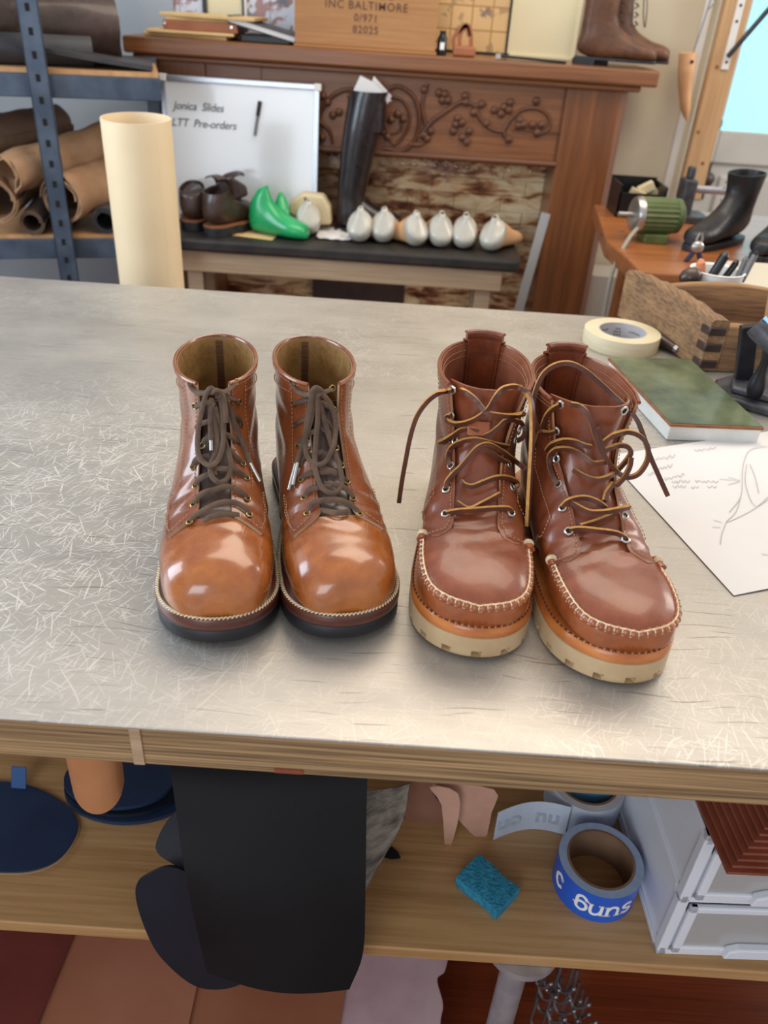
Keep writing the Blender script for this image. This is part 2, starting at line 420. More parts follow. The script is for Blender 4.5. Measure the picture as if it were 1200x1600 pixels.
mat('green_cover', (44, 60, 42), (106, 116, 84), 20, rough=0.32, coat=0.3, lo=0.3, hi=0.7, detail=6)
mat('rust_edge', (128, 76, 44), (150, 96, 60), 60, rough=0.7)
mat('slab_white', (206, 206, 200), (222, 222, 216), 20, rough=0.5)
mat('iron_black', (34, 34, 38), (52, 52, 56), 30, rough=0.4, metal=0.5)
mat('iron_grey', (66, 66, 70), (92, 92, 96), 40, rough=0.45, metal=0.5, bump=0.3, bscale=200)
mat('ribbon_blue', (24, 74, 128), rough=0.5)
mat('tape_lightblue', (112, 178, 226), rough=0.4)
mat('green_motor', (72, 84, 44), (92, 104, 58), 20, rough=0.4)
mat('steel', (178, 176, 172), rough=0.3, metal=0.9)
mat('sponge_blue', (28, 112, 142), (48, 140, 168), 130, rough=0.95, bump=1.0, bscale=260, bd=0.003)
mat('tape_blue', (20, 84, 190), (26, 92, 200), 10, rough=0.35, coat=0.2)
mat('tape_side', (140, 160, 186), (152, 170, 194), 120, (1, 1, 1), rough=0.5)
mat('tape_pale', (176, 186, 198), (190, 200, 210), 30, rough=0.5)
mat('tape_ghost', (214, 220, 228), rough=0.5)
mat('letter_white', (236, 236, 232), rough=0.5)
mat('drawer_white', (220, 224, 230), rough=0.3)
mat('drawer_clear', (226, 224, 220), rough=0.22, trans=0.55)
mat('pleat_rust', (126, 64, 44), (146, 80, 58), 20, rough=0.5)
mat('sheet_black', (16, 15, 16), (23, 22, 23), 6, rough=0.6, spec=.2)
mat('navy_leather', (5, 18, 30), (9, 24, 38), 9, rough=0.5)
mat('navy_bright', (22, 40, 68), (30, 50, 80), 9, rough=0.5)
mat('navy_dark', (10, 14, 24), (16, 22, 34), 9, rough=0.45)
mat('tan_roll', (186, 126, 82), (200, 140, 96), 9, rough=0.5)
mat('suede_pink', (176, 132, 110), (196, 152, 130), 14, rough=0.7)
mat('suede_brown', (140, 96, 76), (156, 110, 90), 14, rough=0.7)
mat('fur_hide', (84, 80, 74), (164, 156, 142), 30, (1, 1, 2.5), rough=0.9, bump=0.8, bscale=240, bd=0.003, lo=0.35, hi=0.62, detail=6)
mat('hide_maroon', (104, 50, 44), (122, 62, 54), 6, rough=0.35, coat=0.2)
mat('hide_tan', (162, 104, 78), (178, 120, 94), 4, rough=0.25, coat=0.5)
mat('hide_orange', (150, 94, 68), (168, 110, 82), 4, rough=0.35, coat=0.3)
mat('hide_pink', (190, 158, 162), (208, 180, 182), 12, rough=0.45, coat=0.2)
mat('galvanized', (158, 156, 160), (178, 176, 178), 40, rough=0.38, metal=0.5)
mat('wire_grey', (132, 130, 132), rough=0.3, metal=0.8)
mat('pane_bright', (150, 214, 232), rough=0.15, emit=(152, 226, 240), estr=0.85)
mat('pen_grey', (120, 120, 122), rough=0.4)
mat('pen_orange', (212, 132, 92), rough=0.5)
mat('grey_cord', (150, 144, 130), rough=0.6)
mat('sole_edge_tan', (168, 140, 110), rough=0.7)
mat('carton_white', (186, 178, 160), (196, 188, 170), 4, rough=0.85)
mat('grey_box', (176, 168, 156), rough=0.8)
def brickmat():
    k = NT('hearth_tile')
    v = k.mapping((1, 1, 3.2))
    n = k.noise(v, 10, 5, 0.62, 0.5)
    col = k.ramp(n, [(0.36, srgb(92, 50, 34)), (0.45, srgb(156, 104, 70)), (0.52, srgb(212, 182, 138)), (0.66, srgb(236, 218, 178))])
    n2 = k.noise(k.mapping((1, 1, 1), loc=(4, 2, 1)), 3, 2)
    col = k.mix(k.ramp(n2, [(0.32, (0.6,)*3), (0.5, (0.0,)*3)]), col, srgb(88, 48, 32))
    k.set(Base_Color=col, Roughness=0.14, Coat_Weight=0.6); k.bump(n, 0.25, 0.003); MATS['hearth_tile'] = k.m
brickmat()
def poster(name, cell, bg, c1, c2, thr=0.5):
    k = NT(name)
    br = k.n.new('ShaderNodeTexBrick'); br.offset = 0.0; br.inputs['Scale'].default_value = 1.0
    br.inputs['Brick Width'].default_value = cell[0]; br.inputs['Row Height'].default_value = cell[1]
    br.inputs['Mortar Size'].default_value = 0.0022
    br.inputs['Color1'].default_value = srgb(*bg); br.inputs['Color2'].default_value = srgb(bg[0]-14, bg[1]-12, bg[2]-8)
    br.inputs['Mortar'].default_value = srgb(bg[0]-50, bg[1]-56, bg[2]-60)
    sep = k.n.new('ShaderNodeSeparateXYZ'); k.link(k.tc.outputs['Object'], sep.inputs[0])
    cmb = k.n.new('ShaderNodeCombineXYZ'); k.link(sep.outputs[0], cmb.inputs[0]); k.link(sep.outputs[2], cmb.inputs[1])
    k.link(cmb.outputs[0], br.inputs[0])
    n = k.noise(k.mapping(), 24, 3, 0.5, 0.5)
    m = k.ramp(n, [(thr, (0, 0, 0)), (thr+.04, (0.8, 0.8, 0.8))])
    n2 = k.noise(k.mapping(loc=(2, 0, 1)), 9, 2)
    col = k.mix(m, br.outputs[0], k.ramp(n2, [(0.45, srgb(*c1)), (0.55, srgb(*c2))]))
    k.set(Base_Color=col, Roughness=0.5); MATS[name] = k.m
poster('poster_boots', (0.062, 0.062), (226, 190, 134), (104, 92, 104), (170, 140, 100), 0.58)
poster('poster_art', (0.4, 0.4), (206, 212, 222), (60, 62, 70), (150, 96, 84), 0.5)

# ================================================================ setting
def struct(name, mb, m, **k):
    o = link(name, mb, m, **k); o['kind'] = 'structure'; return o
fl = MB()
for i in range(40):
    y = -1.5+i*0.14; fl.bb((-3, y, -0.03), (3, y+0.137, 0))
struct('floor', fl, 'floor_boards', smooth=False, bevel=0.002)
WY = 2.86
struct('wall_back', MB().bb((-3, WY, 0), (0.862, WY+0.12, 2.8)), 'wall_cream', smooth=False)
struct('wall_corner', MB().bb((0.862, WY, 0), (0.90, WY+1.0, 2.8)), 'wall_cream', smooth=False)
struct('wall_far', MB().bb((0.86, 3.66, 0), (1.12, 3.78, 2.8)).bb((2.12, 3.66, 0), (3, 3.78, 2.8)).bb((1.12, 3.66, 2.1), (2.12, 3.78, 2.8)), 'wall_cream', smooth=False)
struct('wall_left', MB().bb((-3.1, -1.5, 0), (-3, WY+.1, 2.8)), 'wall_grey', smooth=False)
struct('wall_panel_left', MB().bb((-3, WY-0.03, 0), (-0.74, WY-0.002, 2.8)), 'wall_grey', smooth=False)
struct('baseboard_back', MB().bb((0.62, WY-0.02, 0), (0.862, WY-0.001, 0.16)), 'white_paint', smooth=False, bevel=0.003)
# corner bead trim
struct('trim_1', MB().bb((0.855, WY-0.012, 0.0), (0.880, WY+0.004, 2.8)), 'white_paint', smooth=False, bevel=0.004)
# door
dr = struct('door_1', MB().bb((1.13, 3.66, 0.02), (1.28, 3.70, 2.09)).bb((1.97, 3.66, 0.02), (2.11, 3.70, 2.09)).bb((1.28, 3.66, 0.86), (1.97, 3.70, 0.985)).bb((1.28, 3.66, 1.95), (1.97, 3.70, 2.09))
    .bb((1.28, 3.66, 0.02), (1.97, 3.70, 0.22)).bb((1.28, 3.68, 0.22), (1.97, 3.70, 0.86)).bb((1.33, 3.665, 0.27), (1.92, 3.69, 0.81)), 'door_paint', smooth=False, bevel=0.006)
link('glass_pane', MB().bb((1.28, 3.672, 0.985), (1.97, 3.682, 1.95)), 'pane_bright', dr, smooth=False)
p = Yp(1120, 193, 3.62)
link('deadbolt', MB().cyl((p.x, 3.66, p.z), (p.x, 3.63, p.z), 0.034, 0.030), 'steel', dr, bevel=0.004)
p = Yp(1104, 280, 3.60)
kb = link('lock_plate', MB().bb((p.x-0.026, 3.65, p.z-0.09), (p.x+0.026, 3.662, p.z+0.06)), 'iron_black', dr, smooth=False, bevel=0.003)
link('door_knob', MB().cyl((p.x, 3.655, p.z), (p.x, 3.60, p.z), 0.012).ball((p.x, 3.59, p.z), 0.030, sc=(1, .8, 1)), 'dark_brown_leather', dr)
struct('trim_2', MB().bb((1.09, 3.635, 0), (1.128, 3.66, 2.15)).bb((1.09, 3.635, 2.1), (2.16, 3.66, 2.15)).bb((2.115, 3.635, 0), (2.155, 3.66, 2.1)), 'white_paint', smooth=False, bevel=0.004)
# low gray wall box seen between fireplace and bench
struct('trim_3', MB().bb((0.60, 2.70, 0.0), (0.86, WY-0.02, 0.62)), 'grey_box', smooth=False, bevel=0.004)

# ================================================================ boots
class BootShape:
    def __init__(s, rows, cxa=0.004, side=1, splay=(0, 0), gap=None, pinch=True, seed=0):
        s.r = np.array(rows, float); s.n = len(rows)-1; s.cxa = cxa; s.side = side; s.splay = splay; s.seed = seed
        s.gap = gap
    def row(s, u):
        u = np.clip(u, 0, s.n); i = np.minimum(np.floor(u).astype(int), s.n-1); t = (u-i)[..., None]
        R = s.r; g = lambda j: R[np.clip(j, 0, s.n)]
        p0, p1, p2, p3 = g(i-1), g(i), g(i+1), g(i+2)
        p0 = np.where((i == 0)[..., None], 2*R[0]-R[1], p0); p3 = np.where((i == s.n-1)[..., None], 2*R[-1]-R[-2], p3)
        return 0.5*(2*p1+(p2-p0)*t+(2*p0-5*p1+4*p2-p3)*t*t+(3*p1-p0-3*p2+p3)*t**3)
    def cx(s, f):
        q = np.clip((f-0.09)/0.2, 0, 1.2); return s.side*s.cxa*q*q
    def raw(s, u, ph):
        u = np.asarray(u, float); ph = np.asarray(ph, float); u, ph = np.broadcast_arrays(u, ph)
        r = s.row(u); Tf, Tz, Bf, Bz, W, k, nt, nb = [r[..., i] for i in range(8)]
        c = np.cos(ph); sn = np.sin(ph); n = np.where(c > 0, nt, nb)
        hc = np.sign(c)*np.abs(c)**(2/n); xs = np.sign(sn)*np.abs(sn)**(2/n)
        h = np.where(c > 0, k+(1-k)*hc, k+k*hc)
        f = Bf+h*(Tf-Bf); z = Bz+h*(Tz-Bz); x = s.cx(f)+W*xs
        # splayed facings near the top front
        top = np.clip((u-8)/(s.n-8), 0, 1)**1.5; front = np.clip(c, 0, 1)
        x = x+np.where(sn > 0, s.splay[1], -s.splay[0])*top*(0.25+0.75*front)
        return np.stack([x, -f, z], -1)
    def pos(s, u, ph, off=0.0):
        e = 1e-3
        P = s.raw(u, ph); du = s.raw(np.asarray(u)+e, ph)-s.raw(np.asarray(u)-e, ph); dv = s.raw(u, np.asarray(ph)+e)-s.raw(u, np.asarray(ph)-e)
        n = np.cross(du, dv); l = np.linalg.norm(n, axis=-1, keepdims=True); n = n/(l+1e-12)
        # flip so it points outward: from section centre
        Cn = (s.raw(u, np.zeros_like(np.asarray(ph, float)))+s.raw(u, np.full_like(np.asarray(ph, float), pi)))/2
        sg = np.sign(np.sum(n*(P-Cn), -1, keepdims=True)); sg[sg == 0] = 1; n = n*sg
        s.last_n = n
        off = np.asarray(off, float)
        # creases of wear
        f = -P[..., 1]; x = P[..., 0]; z = P[..., 2]; sd = s.seed
        fl = np.exp(-((f-0.195)/0.028)**2)*np.clip(n[..., 2], 0, 1)
        w = 0.0011*fl*np.sin((f+0.25*x*np.sin(sd+2)+0.006*np.sin(60*x+sd))*330+sd)
        an = np.exp(-((z-0.10)/0.022)**2)*np.clip(1-f/0.135, 0, 1)**0.3*np.clip(np.abs(np.sin(ph)), 0, 1)
        w = w-0.0022*an*np.cos((z-0.10)*190+f*60+sd)-0.0012*an
        w = w+0.0007*np.sin(x*95+sd*3)*np.sin(f*70+sd)*np.clip(n[..., 2], 0, 1)
        return P+n*(off[..., None] if off.ndim else off)+n*w[..., None]
    def gapphi(s, u):
        r = s.row(np.asarray(u, float)); W = r[..., 4]; nt = r[..., 6]
        g = np.interp(u, [q[0] for q in s.gap], [q[1] for q in s.gap])
        return np.arcsin(np.clip((g/W), 0, 0.97)**(nt/2))

A_ROWS = [
 (.2918, .038, .2915, .028, .007, .50, 2.0, 2.6),
 (.2912, .047, .2912, .025, .0165, .45, 2.0, 3.2),
 (.2850, .060, .2860, .024, .0300, .40, 2.0, 3.6),
 (.2700, .069, .2710, .024, .0412, .38, 2.2, 3.8),
 (.2490, .072, .2500, .025, .0455, .36, 2.2, 3.2),
 (.2250, .074, .2250, .025, .0475, .36, 2.2, 3.2),
 (.2000, .079, .1960, .025, .0465, .36, 2.1, 3.0),
 (.1780, .089, .1620, .025, .0430, .38, 2.0, 3.0),
 (.1610, .101, .1200, .025, .0395, .40, 2.0, 3.0),
 (.1490, .112, .0750, .025, .0370, .42, 2.0, 2.8),
 (.1420, .120, .0300, .025, .0355, .45, 2.0, 2.4),
 (.1370, .127, .0030, .045, .0345, .50, 2.0, 2.2),
 (.1340, .133, .0000, .075, .0335, .50, 2.0, 2.0),
 (.1320, .140, .0060, .104, .0335, .50, 2.0, 2.0),
 (.1305, .148, .0080, .130, .0340, .50, 2.0, 2.0),
 (.1290, .156, .0080, .155, .0350, .50, 2.0, 2.0)]
B_ROWS = [
 (.2955, .045, .2950, .034, .007, .50, 2.0, 2.6),
 (.2945, .053, .2945, .031, .0175, .50, 2.0, 3.2),
 (.2880, .060, .2890, .030, .0315, .50, 2.4, 3.6),
 (.2720, .065, .2740, .030, .0420, .48, 2.7, 3.8),
 (.2500, .068, .2530, .030, .0465, .46, 2.8, 3.6),
 (.2250, .070, .2260, .031, .0475, .46, 2.8, 3.2),
 (.1990, .076, .1960, .031, .0455, .45, 2.6, 3.0),
 (.1780, .090, .1620, .031, .0430, .42, 2.3, 3.0),
 (.1630, .101, .1200, .031, .0400, .40, 2.1, 3.0),
 (.1530, .112, .0750, .031, .0380, .42, 2.0, 2.8),
 (.1470, .121, .0300, .031, .0370, .45, 2.0, 2.4),
 (.1430, .129, .0030, .050, .0365, .50, 2.0, 2.2),
 (.1410, .136, .0000, .082, .0365, .50, 2.0, 2.0),
 (.1400, .144, .0040, .112, .0375, .50, 2.0, 2.0),
 (.1395, .153, .0050, .137, .0385, .50, 2.0, 2.0),
 (.1390, .162, .0040, .161, .0395, .50, 2.0, 2.0)]

def plan_outline(shape, rows, margin, heel_r=0.034, n=110, waist=True):
    fs = [0, .033, .07, .10, .14]; hw_t = [(0.033, .034), (0.07, .0325), (0.10, .032), (0.14, .036), (0.17, .0425)]
    for r in rows[6::-1]: hw_t.append((r[0], r[4]))
    hw_t = sorted(hw_t); F = [a for a, b in hw_t]; Wd = [b for a, b in hw_t]
    L = rows[0][0]+0.0004
    def hw(f):
        if f < 0.033: return 0.034*sqrt(max(0, 1-((0.033-f)/0.033)**2))
        if f > 0.235:
            q = (f-0.235)/(L-0.235); return rows[5][4]*max(0, 1-q**2.3)**(1/2.1)
        return float(np.interp(f, F, Wd))
    ts = [L/2-L/2*cos(pi*i/n) for i in range(n+1)]
    right = [(hw(f)+float(shape.cx(f)), -f) for f in ts]; left = [(-hw(f)+float(shape.cx(f)), -f) for f in ts]
    poly = right+left[::-1][1:-1]     # heel -> right -> toe -> left -> heel : clockwise seen from +z
    # smooth and offset
    P = np.array(poly)
    for _ in range(3): P = (np.roll(P, 1, 0)+2*P+np.roll(P, -1, 0))/4
    # uniform resample
    seg = np.linalg.norm(np.roll(P, -1, 0)-P, axis=1); cum = np.concatenate([[0], np.cumsum(seg)]); tot = cum[-1]
    q = np.linspace(0, tot, 181)[:-1]; PP = np.vstack([P, P[:1]])
    P = np.stack([np.interp(q, cum, PP[:, 0]), np.interp(q, cum, PP[:, 1])], 1)
    t = np.roll(P, -1, 0)-np.roll(P, 1, 0); t /= np.linalg.norm(t, axis=1, keepdims=True)
    nrm = np.stack([-t[:, 1], t[:, 0]], 1)
    cen = P.mean(0)
    if np.sum(nrm[20]*(P[20]-cen)) < 0: nrm = -nrm
    mg = margin(P) if callable(margin) else margin
    mg = np.asarray(mg)[..., None] if np.ndim(mg) else mg
    return (P+nrm*mg)[::-1], nrm[::-1]
def slab(mb, outlines_z, mi=0, notch=None):
    R = []
    for (O, z) in outlines_z: R.append([(p[0], p[1], z+(zs(p) if callable(zs := ZSPRING) else 0)) for p in O])
    return mb.rings(R, mi=mi)
def ZSPRING(p):
    f = -p[1]; return 0.006*max(0.0, (f-0.20)/0.09)**2
class Hit:
    def __init__(s, shape, root, off=0.0028, u0=4, u1=None):
        U = np.linspace(u0, shape.n if u1 is None else u1, 150); Ph = np.linspace(-1.7, 1.7, 260)
        uu, pp = np.meshgrid(U, Ph, indexing='ij'); P = shape.pos(uu, pp, off)
        N = shape.last_n
        M = np.array(Matrix.LocRotScale(root.location, root.rotation_euler, None))
        s.P = (P.reshape(-1, 3) @ M[:3, :3].T)+M[:3, 3]; s.N = N.reshape(-1, 3) @ M[:3, :3].T
        s.x, s.y, s.d = proj(s.P)
    def __call__(s, px, py, lift=0.0, rad=5):
        q = (s.x-px)**2+(s.y-py)**2; m = q < rad*rad
        if not m.any(): return None, None
        idx = np.where(m)[0]; dm = s.d[idx].min(); idx = idx[s.d[idx] < dm+0.008]; j = idx[np.argmin(q[idx])]
        r = ray(px, py); dcam = 1.0   # ray() has unit depth along the axis
        P = CAM+r*float(s.d[j])-r.normalized()*lift
        return P, Vector(s.N[j])

def boot_common(kind, root, shape, rows, quarter_starts, mats, gap_top, tongue_u1, tz=0.0):
    upper, quart, lining = mats
    # vamp
    Q = np.concatenate([np.linspace(0, .55, 44), np.linspace(.565, 1, 34)]); Ph = np.linspace(-pi, pi, 121)
    qq, pp = np.meshgrid(Q, Ph, indexing='ij'); k_ = np.clip((np.abs(pp)-gap_top[0])/0.35, 0, 1)
    uu = qq*(gap_top[1]+(8.0-gap_top[1])*k_*k_*(3-2*k_)); G = shape.pos(uu, pp, 0)
    mb = MB(); R = [[tuple(p) for p in r[:-1]] for r in G]; mb.rings(R, True, False)
    mb.f[-1] = mb.f[-1]
    vamp = link('vamp', mb, upper, root, world=False, angle=80)
    # quarters : one wrap-around shell
    T = np.concatenate([np.linspace(0, .16, 34)[:-1], np.linspace(.16, .84, 90), np.linspace(.84, 1, 34)[1:]])
    phs = np.array([q[0] for q in quarter_starts]); uss = np.array([q[1] for q in quarter_starts])
    S = np.linspace(0, 1, 56)
    G = np.zeros((len(S), len(T), 3)); NN = np.zeros_like(G)
    for j, t in enumerate(T):
        tt = min(t, 1-t)*2            # 0 at the facing, 1 at the heel
        side = 1 if t < .5 else -1
        u0 = float(np.interp(tt, phs, uss))
        u = u0+(shape.n-u0)*S
        # rounded lower facing corner
        g = shape.gapphi(u)
        ph = g+(pi-g)*tt
        Pq = shape.pos(u, side*ph, 0.0022+0.0008*np.exp(-tt*30)); NN[:, j] = shape.last_n; G[:, j] = Pq
    # dip the collar toward the front
    mb = MB().shell(G, 0.0024, 0, 1, nrm=NN, mi_edge=2)
    q = link('quarters', mb, [quart, lining, 'thread_tan' if kind == 'B' else 'sole_edge_tan'], root, world=False, angle=60)
    # rim binding
    rim = [tuple(G[-1, j]) for j in range(len(T))]
    c = MB().tube([(p[0], p[1], p[2]+0.0006) for p in rim], 0.0019, 8)
    link('collar_rim', c, quart, root, world=False)
    # tongue
    U = np.linspace(gap_top[1]-.5, tongue_u1, 60); A_ = np.linspace(-1, 1, 25); G2 = np.zeros((len(U), 25, 3)); nU = len(U)-1.0; N2 = np.zeros_like(G2)
    for i, u in enumerate(U):
        wd = float(shape.gapphi(u))+0.28
        tp = (i/nU)
        G2[i] = shape.pos(u-0.35*(tp**6)*A_**2+0*A_, A_*wd, -0.0010-0.003*tp); N2[i] = shape.last_n
    G2[..., 2] += (tz*(np.linspace(0, 1, len(U))**5))[:, None]
    link('tongue', MB().shell(G2, 0.002, 0, 0, nrm=N2), quart if kind == 'B' else 'dark_brown_leather', root, world=False, angle=60)
    return vamp, q, G, NN, T

def stitches(mb, pts, nrms, L=0.0032, gap=0.0012, r=0.0004, lift=0.0003):
    P = np.array(pts); seg = np.linalg.norm(P[1:]-P[:-1], axis=1); cum = np.concatenate([[0], np.cumsum(seg)]); N_ = np.array(nrms)
    d = 0.0
    f = lambda x, A: np.array([np.interp(x, cum, A[:, i]) for i in range(3)])
    while d+L < cum[-1]:
        a, b = f(d, P), f(d+L, P); n = f(d+L/2, N_); n = n/(np.linalg.norm(n)+1e-9); m = (a+b)/2+n*(r*0.8+lift)
        mb.tube([a-n*r*.5, a*.75+b*.25+n*(r*.5+lift), m, a*.25+b*.75+n*(r*.5+lift), b-n*r*.5], lambda t: r*(0.6+0.8*sin(pi*min(max(t, .05), .95))), 5)
        d += L+gap
def surf_line(shape, uph, off, n=10):
    c = catmull(uph, n); U = np.array([q[0] for q in c]); Ph = np.array([q[1] for q in c])
    P = shape.pos(U, Ph, off); return P, shape.last_n.copy()
def eyelet(mb, ph, P, n, R=0.0035, r=0.0009, holes=None):
    n = Vector(n).normalized(); a = n.orthogonal().normalized(); b = n.cross(a); C_ = Vector(P)
    ring = []
    for i in range(18):
        t = 2*pi*i/18; d = a*cos(t)+b*sin(t)
        ring.append([C_+d*(R+r*cos(2*pi*k/8))+n*(r*sin(2*pi*k/8)) for k in range(8)])
    mb.rings(ring, closed=True)
    if holes is not None: holes.cyl(C_-n*0.0002, C_+n*0.0003, R, n=14)
def lacepath(hit, pts, default_lift=0.003, n=7):
    """pts: (px,py[,lift in m][,world y]) ; resolved on the boot's surface or at the given world depth"""
    res = []
    for q in pts:
        px, py = q[0], q[1]; lf = q[2] if len(q) > 2 and q[2] is not None else default_lift
        if len(q) > 3: res.append(Yp(px, py, q[3])); continue
        P, n_ = hit(px, py, lf)
        res.append(P if P is not None else (px, py, lf))
    # fill holes by interpolating camera depth
    dep = [None if isinstance(a, tuple) else float(proj(np.array(a))[2]) for a in res]
    kn = [i for i, d in enumerate(dep) if d is not None]
    for i, a in enumerate(res):
        if isinstance(a, tuple):
            d = float(np.interp(i, kn, [dep[k] for k in kn])) if kn else 0.75
            res[i] = CAM+ray(a[0], a[1])*d
    return [Vector(p) for p in catmull([tuple(p) for p in res], n)]

# ---------------------------------------------------------------- pair A : glossy plain-toe derby boots
def z1(L): return [tuple([230+q[0]/3.137, 500+q[1]/3.137]+list(q[2:])) for q in L]
def z8(L): return [tuple([280+q[0]/5.93, 580+q[1]/5.93]+list(q[2:])) for q in L]
def z2(L): return [tuple([420+q[0]/3.136, 500+q[1]/3.136]+list(q[2:])) for q in L]
def z4(L): return [tuple([640+q[0]/6.0, 580+q[1]/6.0]+list(q[2:])) for q in L]
def z5(L): return [tuple([830+q[0]/5.217, 550+q[1]/5.217]+list(q[2:])) for q in L]

def derby(loc, yaw, label, side, seed, eyes, strands, bows, aglets):
    root = thing('derby_boot', loc, label, 'boot', rz=yaw)
    sh = BootShape(A_ROWS, 0.004, side, (0.0, 0.0), [(0, .0125), (7, .0135), (9, .0130), (12, .0115), (15, .0125)], seed=seed)
    qs = [(0, 5.55), (.02, 5.35), (.05, 5.25), (.13, 5.0), (.215, 4.85), (.235, 5.0), (.27, 6.0), (.31, 6.7), (.4, 7.1), (1, 7.2)]
    vamp, q, G, NN, T = boot_common('A', root, sh, A_ROWS, qs, ('derby_leather', 'derby_shaft', 'tan_lining'), (.42, 5.35), 13.2)
    # soles
    o0, _ = plan_outline(sh, A_ROWS, 0.0034); o1, nr = plan_outline(sh, A_ROWS, 0.0047); o2, _ = plan_outline(sh, A_ROWS, 0.0042)
    sp = lambda O, z: [(p[0], p[1], z+ZSPRING(p)) for p in O]
    link('welt', MB().rings([sp(o0, .0120), sp(o1, .0135), sp(o1, .0225), sp(o0, .0240)][::1]), 'welt_brown', root, world=False, angle=50)
    out = link('outsole', MB().rings([sp(o0, .0), sp(o2, .0010), sp(o2, .0112), sp(o0, .0122)]), 'rubber_black', root, world=False, angle=50)
    st = MB(); W_, _ = plan_outline(sh, A_ROWS, 0.0027)
    k0 = len(W_)
    pts = [(p[0], p[1], .0240+ZSPRING(p)) for p in W_ if -p[1] > 0.13]
    # order already runs around the toe except where it wraps: rotate
    idx = [i for i, p in enumerate(W_) if -p[1] > 0.13]
    brk = max(range(len(idx)), key=lambda i: (idx[i]-idx[i-1]) % k0) if idx[0] == 0 else 0
    idx = idx[brk:]+idx[:brk]
    pts = [(W_[i][0], W_[i][1], .0240+ZSPRING(W_[i])) for i in idx]
    # slanting double-bite welt stitches
    P = np.array(pts); seg = np.linalg.norm(P[1:]-P[:-1], axis=1); cum = np.concatenate([[0], np.cumsum(seg)]); d = 0.001
    g = lambda x: Vector([np.interp(x, cum, P[:, i]) for i in range(3)])
    while d < cum[-1]-0.004:
        a = g(d); b = g(d+0.0036); t = (b-a).normalized(); nn = Vector((-t.y, t.x, 0))
        st.tube([a-nn*0.0012, (a+b)/2+Vector((0, 0, .0007)), b+nn*0.0012], 0.00075, 6); d += 0.0034
    link('welt_stitching', st, 'thread_cream', root, world=False)
    hb, _ = plan_outline(sh, A_ROWS, 0.004)
    # quarter stitching
    st = MB()
    for sd in (1, -1):
        for dphi, L_ in ((0.07, 0), (0.44, 0)):
            us = np.linspace(5.8 if dphi < .1 else 7.0, 14.8, 30)
            P, n_ = surf_line(sh, [(u, sd*(float(sh.gapphi(u))+dphi)) for u in us], 0.0030, 2); stitches(st, P, n_, .0026, .0013, .00030)
        for dd in (0.0, .12):
            P, n_ = surf_line(sh, [(5.1+dd*2.0, sd*(.84+dd*.4)), (5.6+dd, sd*(.92+dd*.4)), (6.4, sd*(1.0+dd*.4)), (7.2, sd*(1.08+dd*.3))], 0.0030, 8); stitches(st, P, n_, .0026, .0013, .00030)
        P, n_ = surf_line(sh, [(5.5, sd*.43), (5.3, sd*.55), (5.1, sd*.75), (5.05, sd*.86)], 0.0030, 8); stitches(st, P, n_, .0026, .0013, .00030)
    P, n_ = surf_line(sh, [(14.75, p) for p in np.linspace(.55, 2*pi-.55, 60)], 0.0030, 2); stitches(st, P, n_, .0026, .0013, .00030)
    P, n_ = surf_line(sh, [(13.9, p) for p in np.linspace(.8, 2*pi-.8, 60)], 0.0030, 2); stitches(st, P, n_, .0026, .0013, .00030)
    link('upper_stitching', st, 'thread_tan', root, world=False)
    # inner back stay seam
    st = MB()
    P, n_ = surf_line(sh, [(u, pi) for u in np.linspace(11.5, 14.9, 30)], -0.0012, 2)
    for i in range(0, len(P)-1, 1):
        c = Vector(P[i]); st.tube([c+Vector((-.0035, .0002, 0)), c+Vector((0, -.0006, 0.0004)), c+Vector((.0035, .0002, 0))], .0004, 5)
    link('back_seam', st, 'thread_dark', root, world=False)
    # back stay outside + heel block
    ho = [p for p in hb if -p[1] < 0.085]; 
    hit = Hit(sh, root)
    for e in eyes:
        P, n_ = hit(e[0], e[1], 0.0004, 7)
        if P is None: continue
        mb = MB(); hl = MB(); eyelet(mb, None, P, n_, 0.0026, 0.0007, hl)
        eo = link('eyelet', mb, 'brass', root)
        link('eyelet_hole', hl, 'hole_black', eo)
    lc = MB()
    for s_ in strands:
        pts = lacepath(hit, s_, 0.003)
        lc.tube(pts, lambda t: 0.0027*(0.75+0.25*sin(pi*t)), 8, flat=0.32, up=lambda t: Vector((0, -.62, .78)))
    link('lacing', lc, 'lace_brown', root)
    bw = MB()
    for s_ in bows:
        pts = lacepath(hit, s_, 0.009)
        bw.tube(pts, 0.0023, 8, flat=0.38, up=lambda t: Vector((0, -.62, .78)))
    link('lace_bow', bw, 'lace_brown', root)
    for a, b in aglets:
        A_ = lacepath(hit, [a, ((a[0]+b[0])/2, (a[1]+b[1])/2)+tuple(a[2:]), b], 0.007)
        link('aglet', MB().cyl(A_[0], A_[-1], 0.0016, n=10), 'aglet', root)
    return root
E1 = z8([(95, 115), (140, 325), (165, 520), (215, 690), (125, 885), (150, 1060), (132, 1235), (95, 1395), (530, 100), (560, 290), (580, 490), (605, 665), (592, 850), (628, 985), (635, 1175), (652, 1325)])
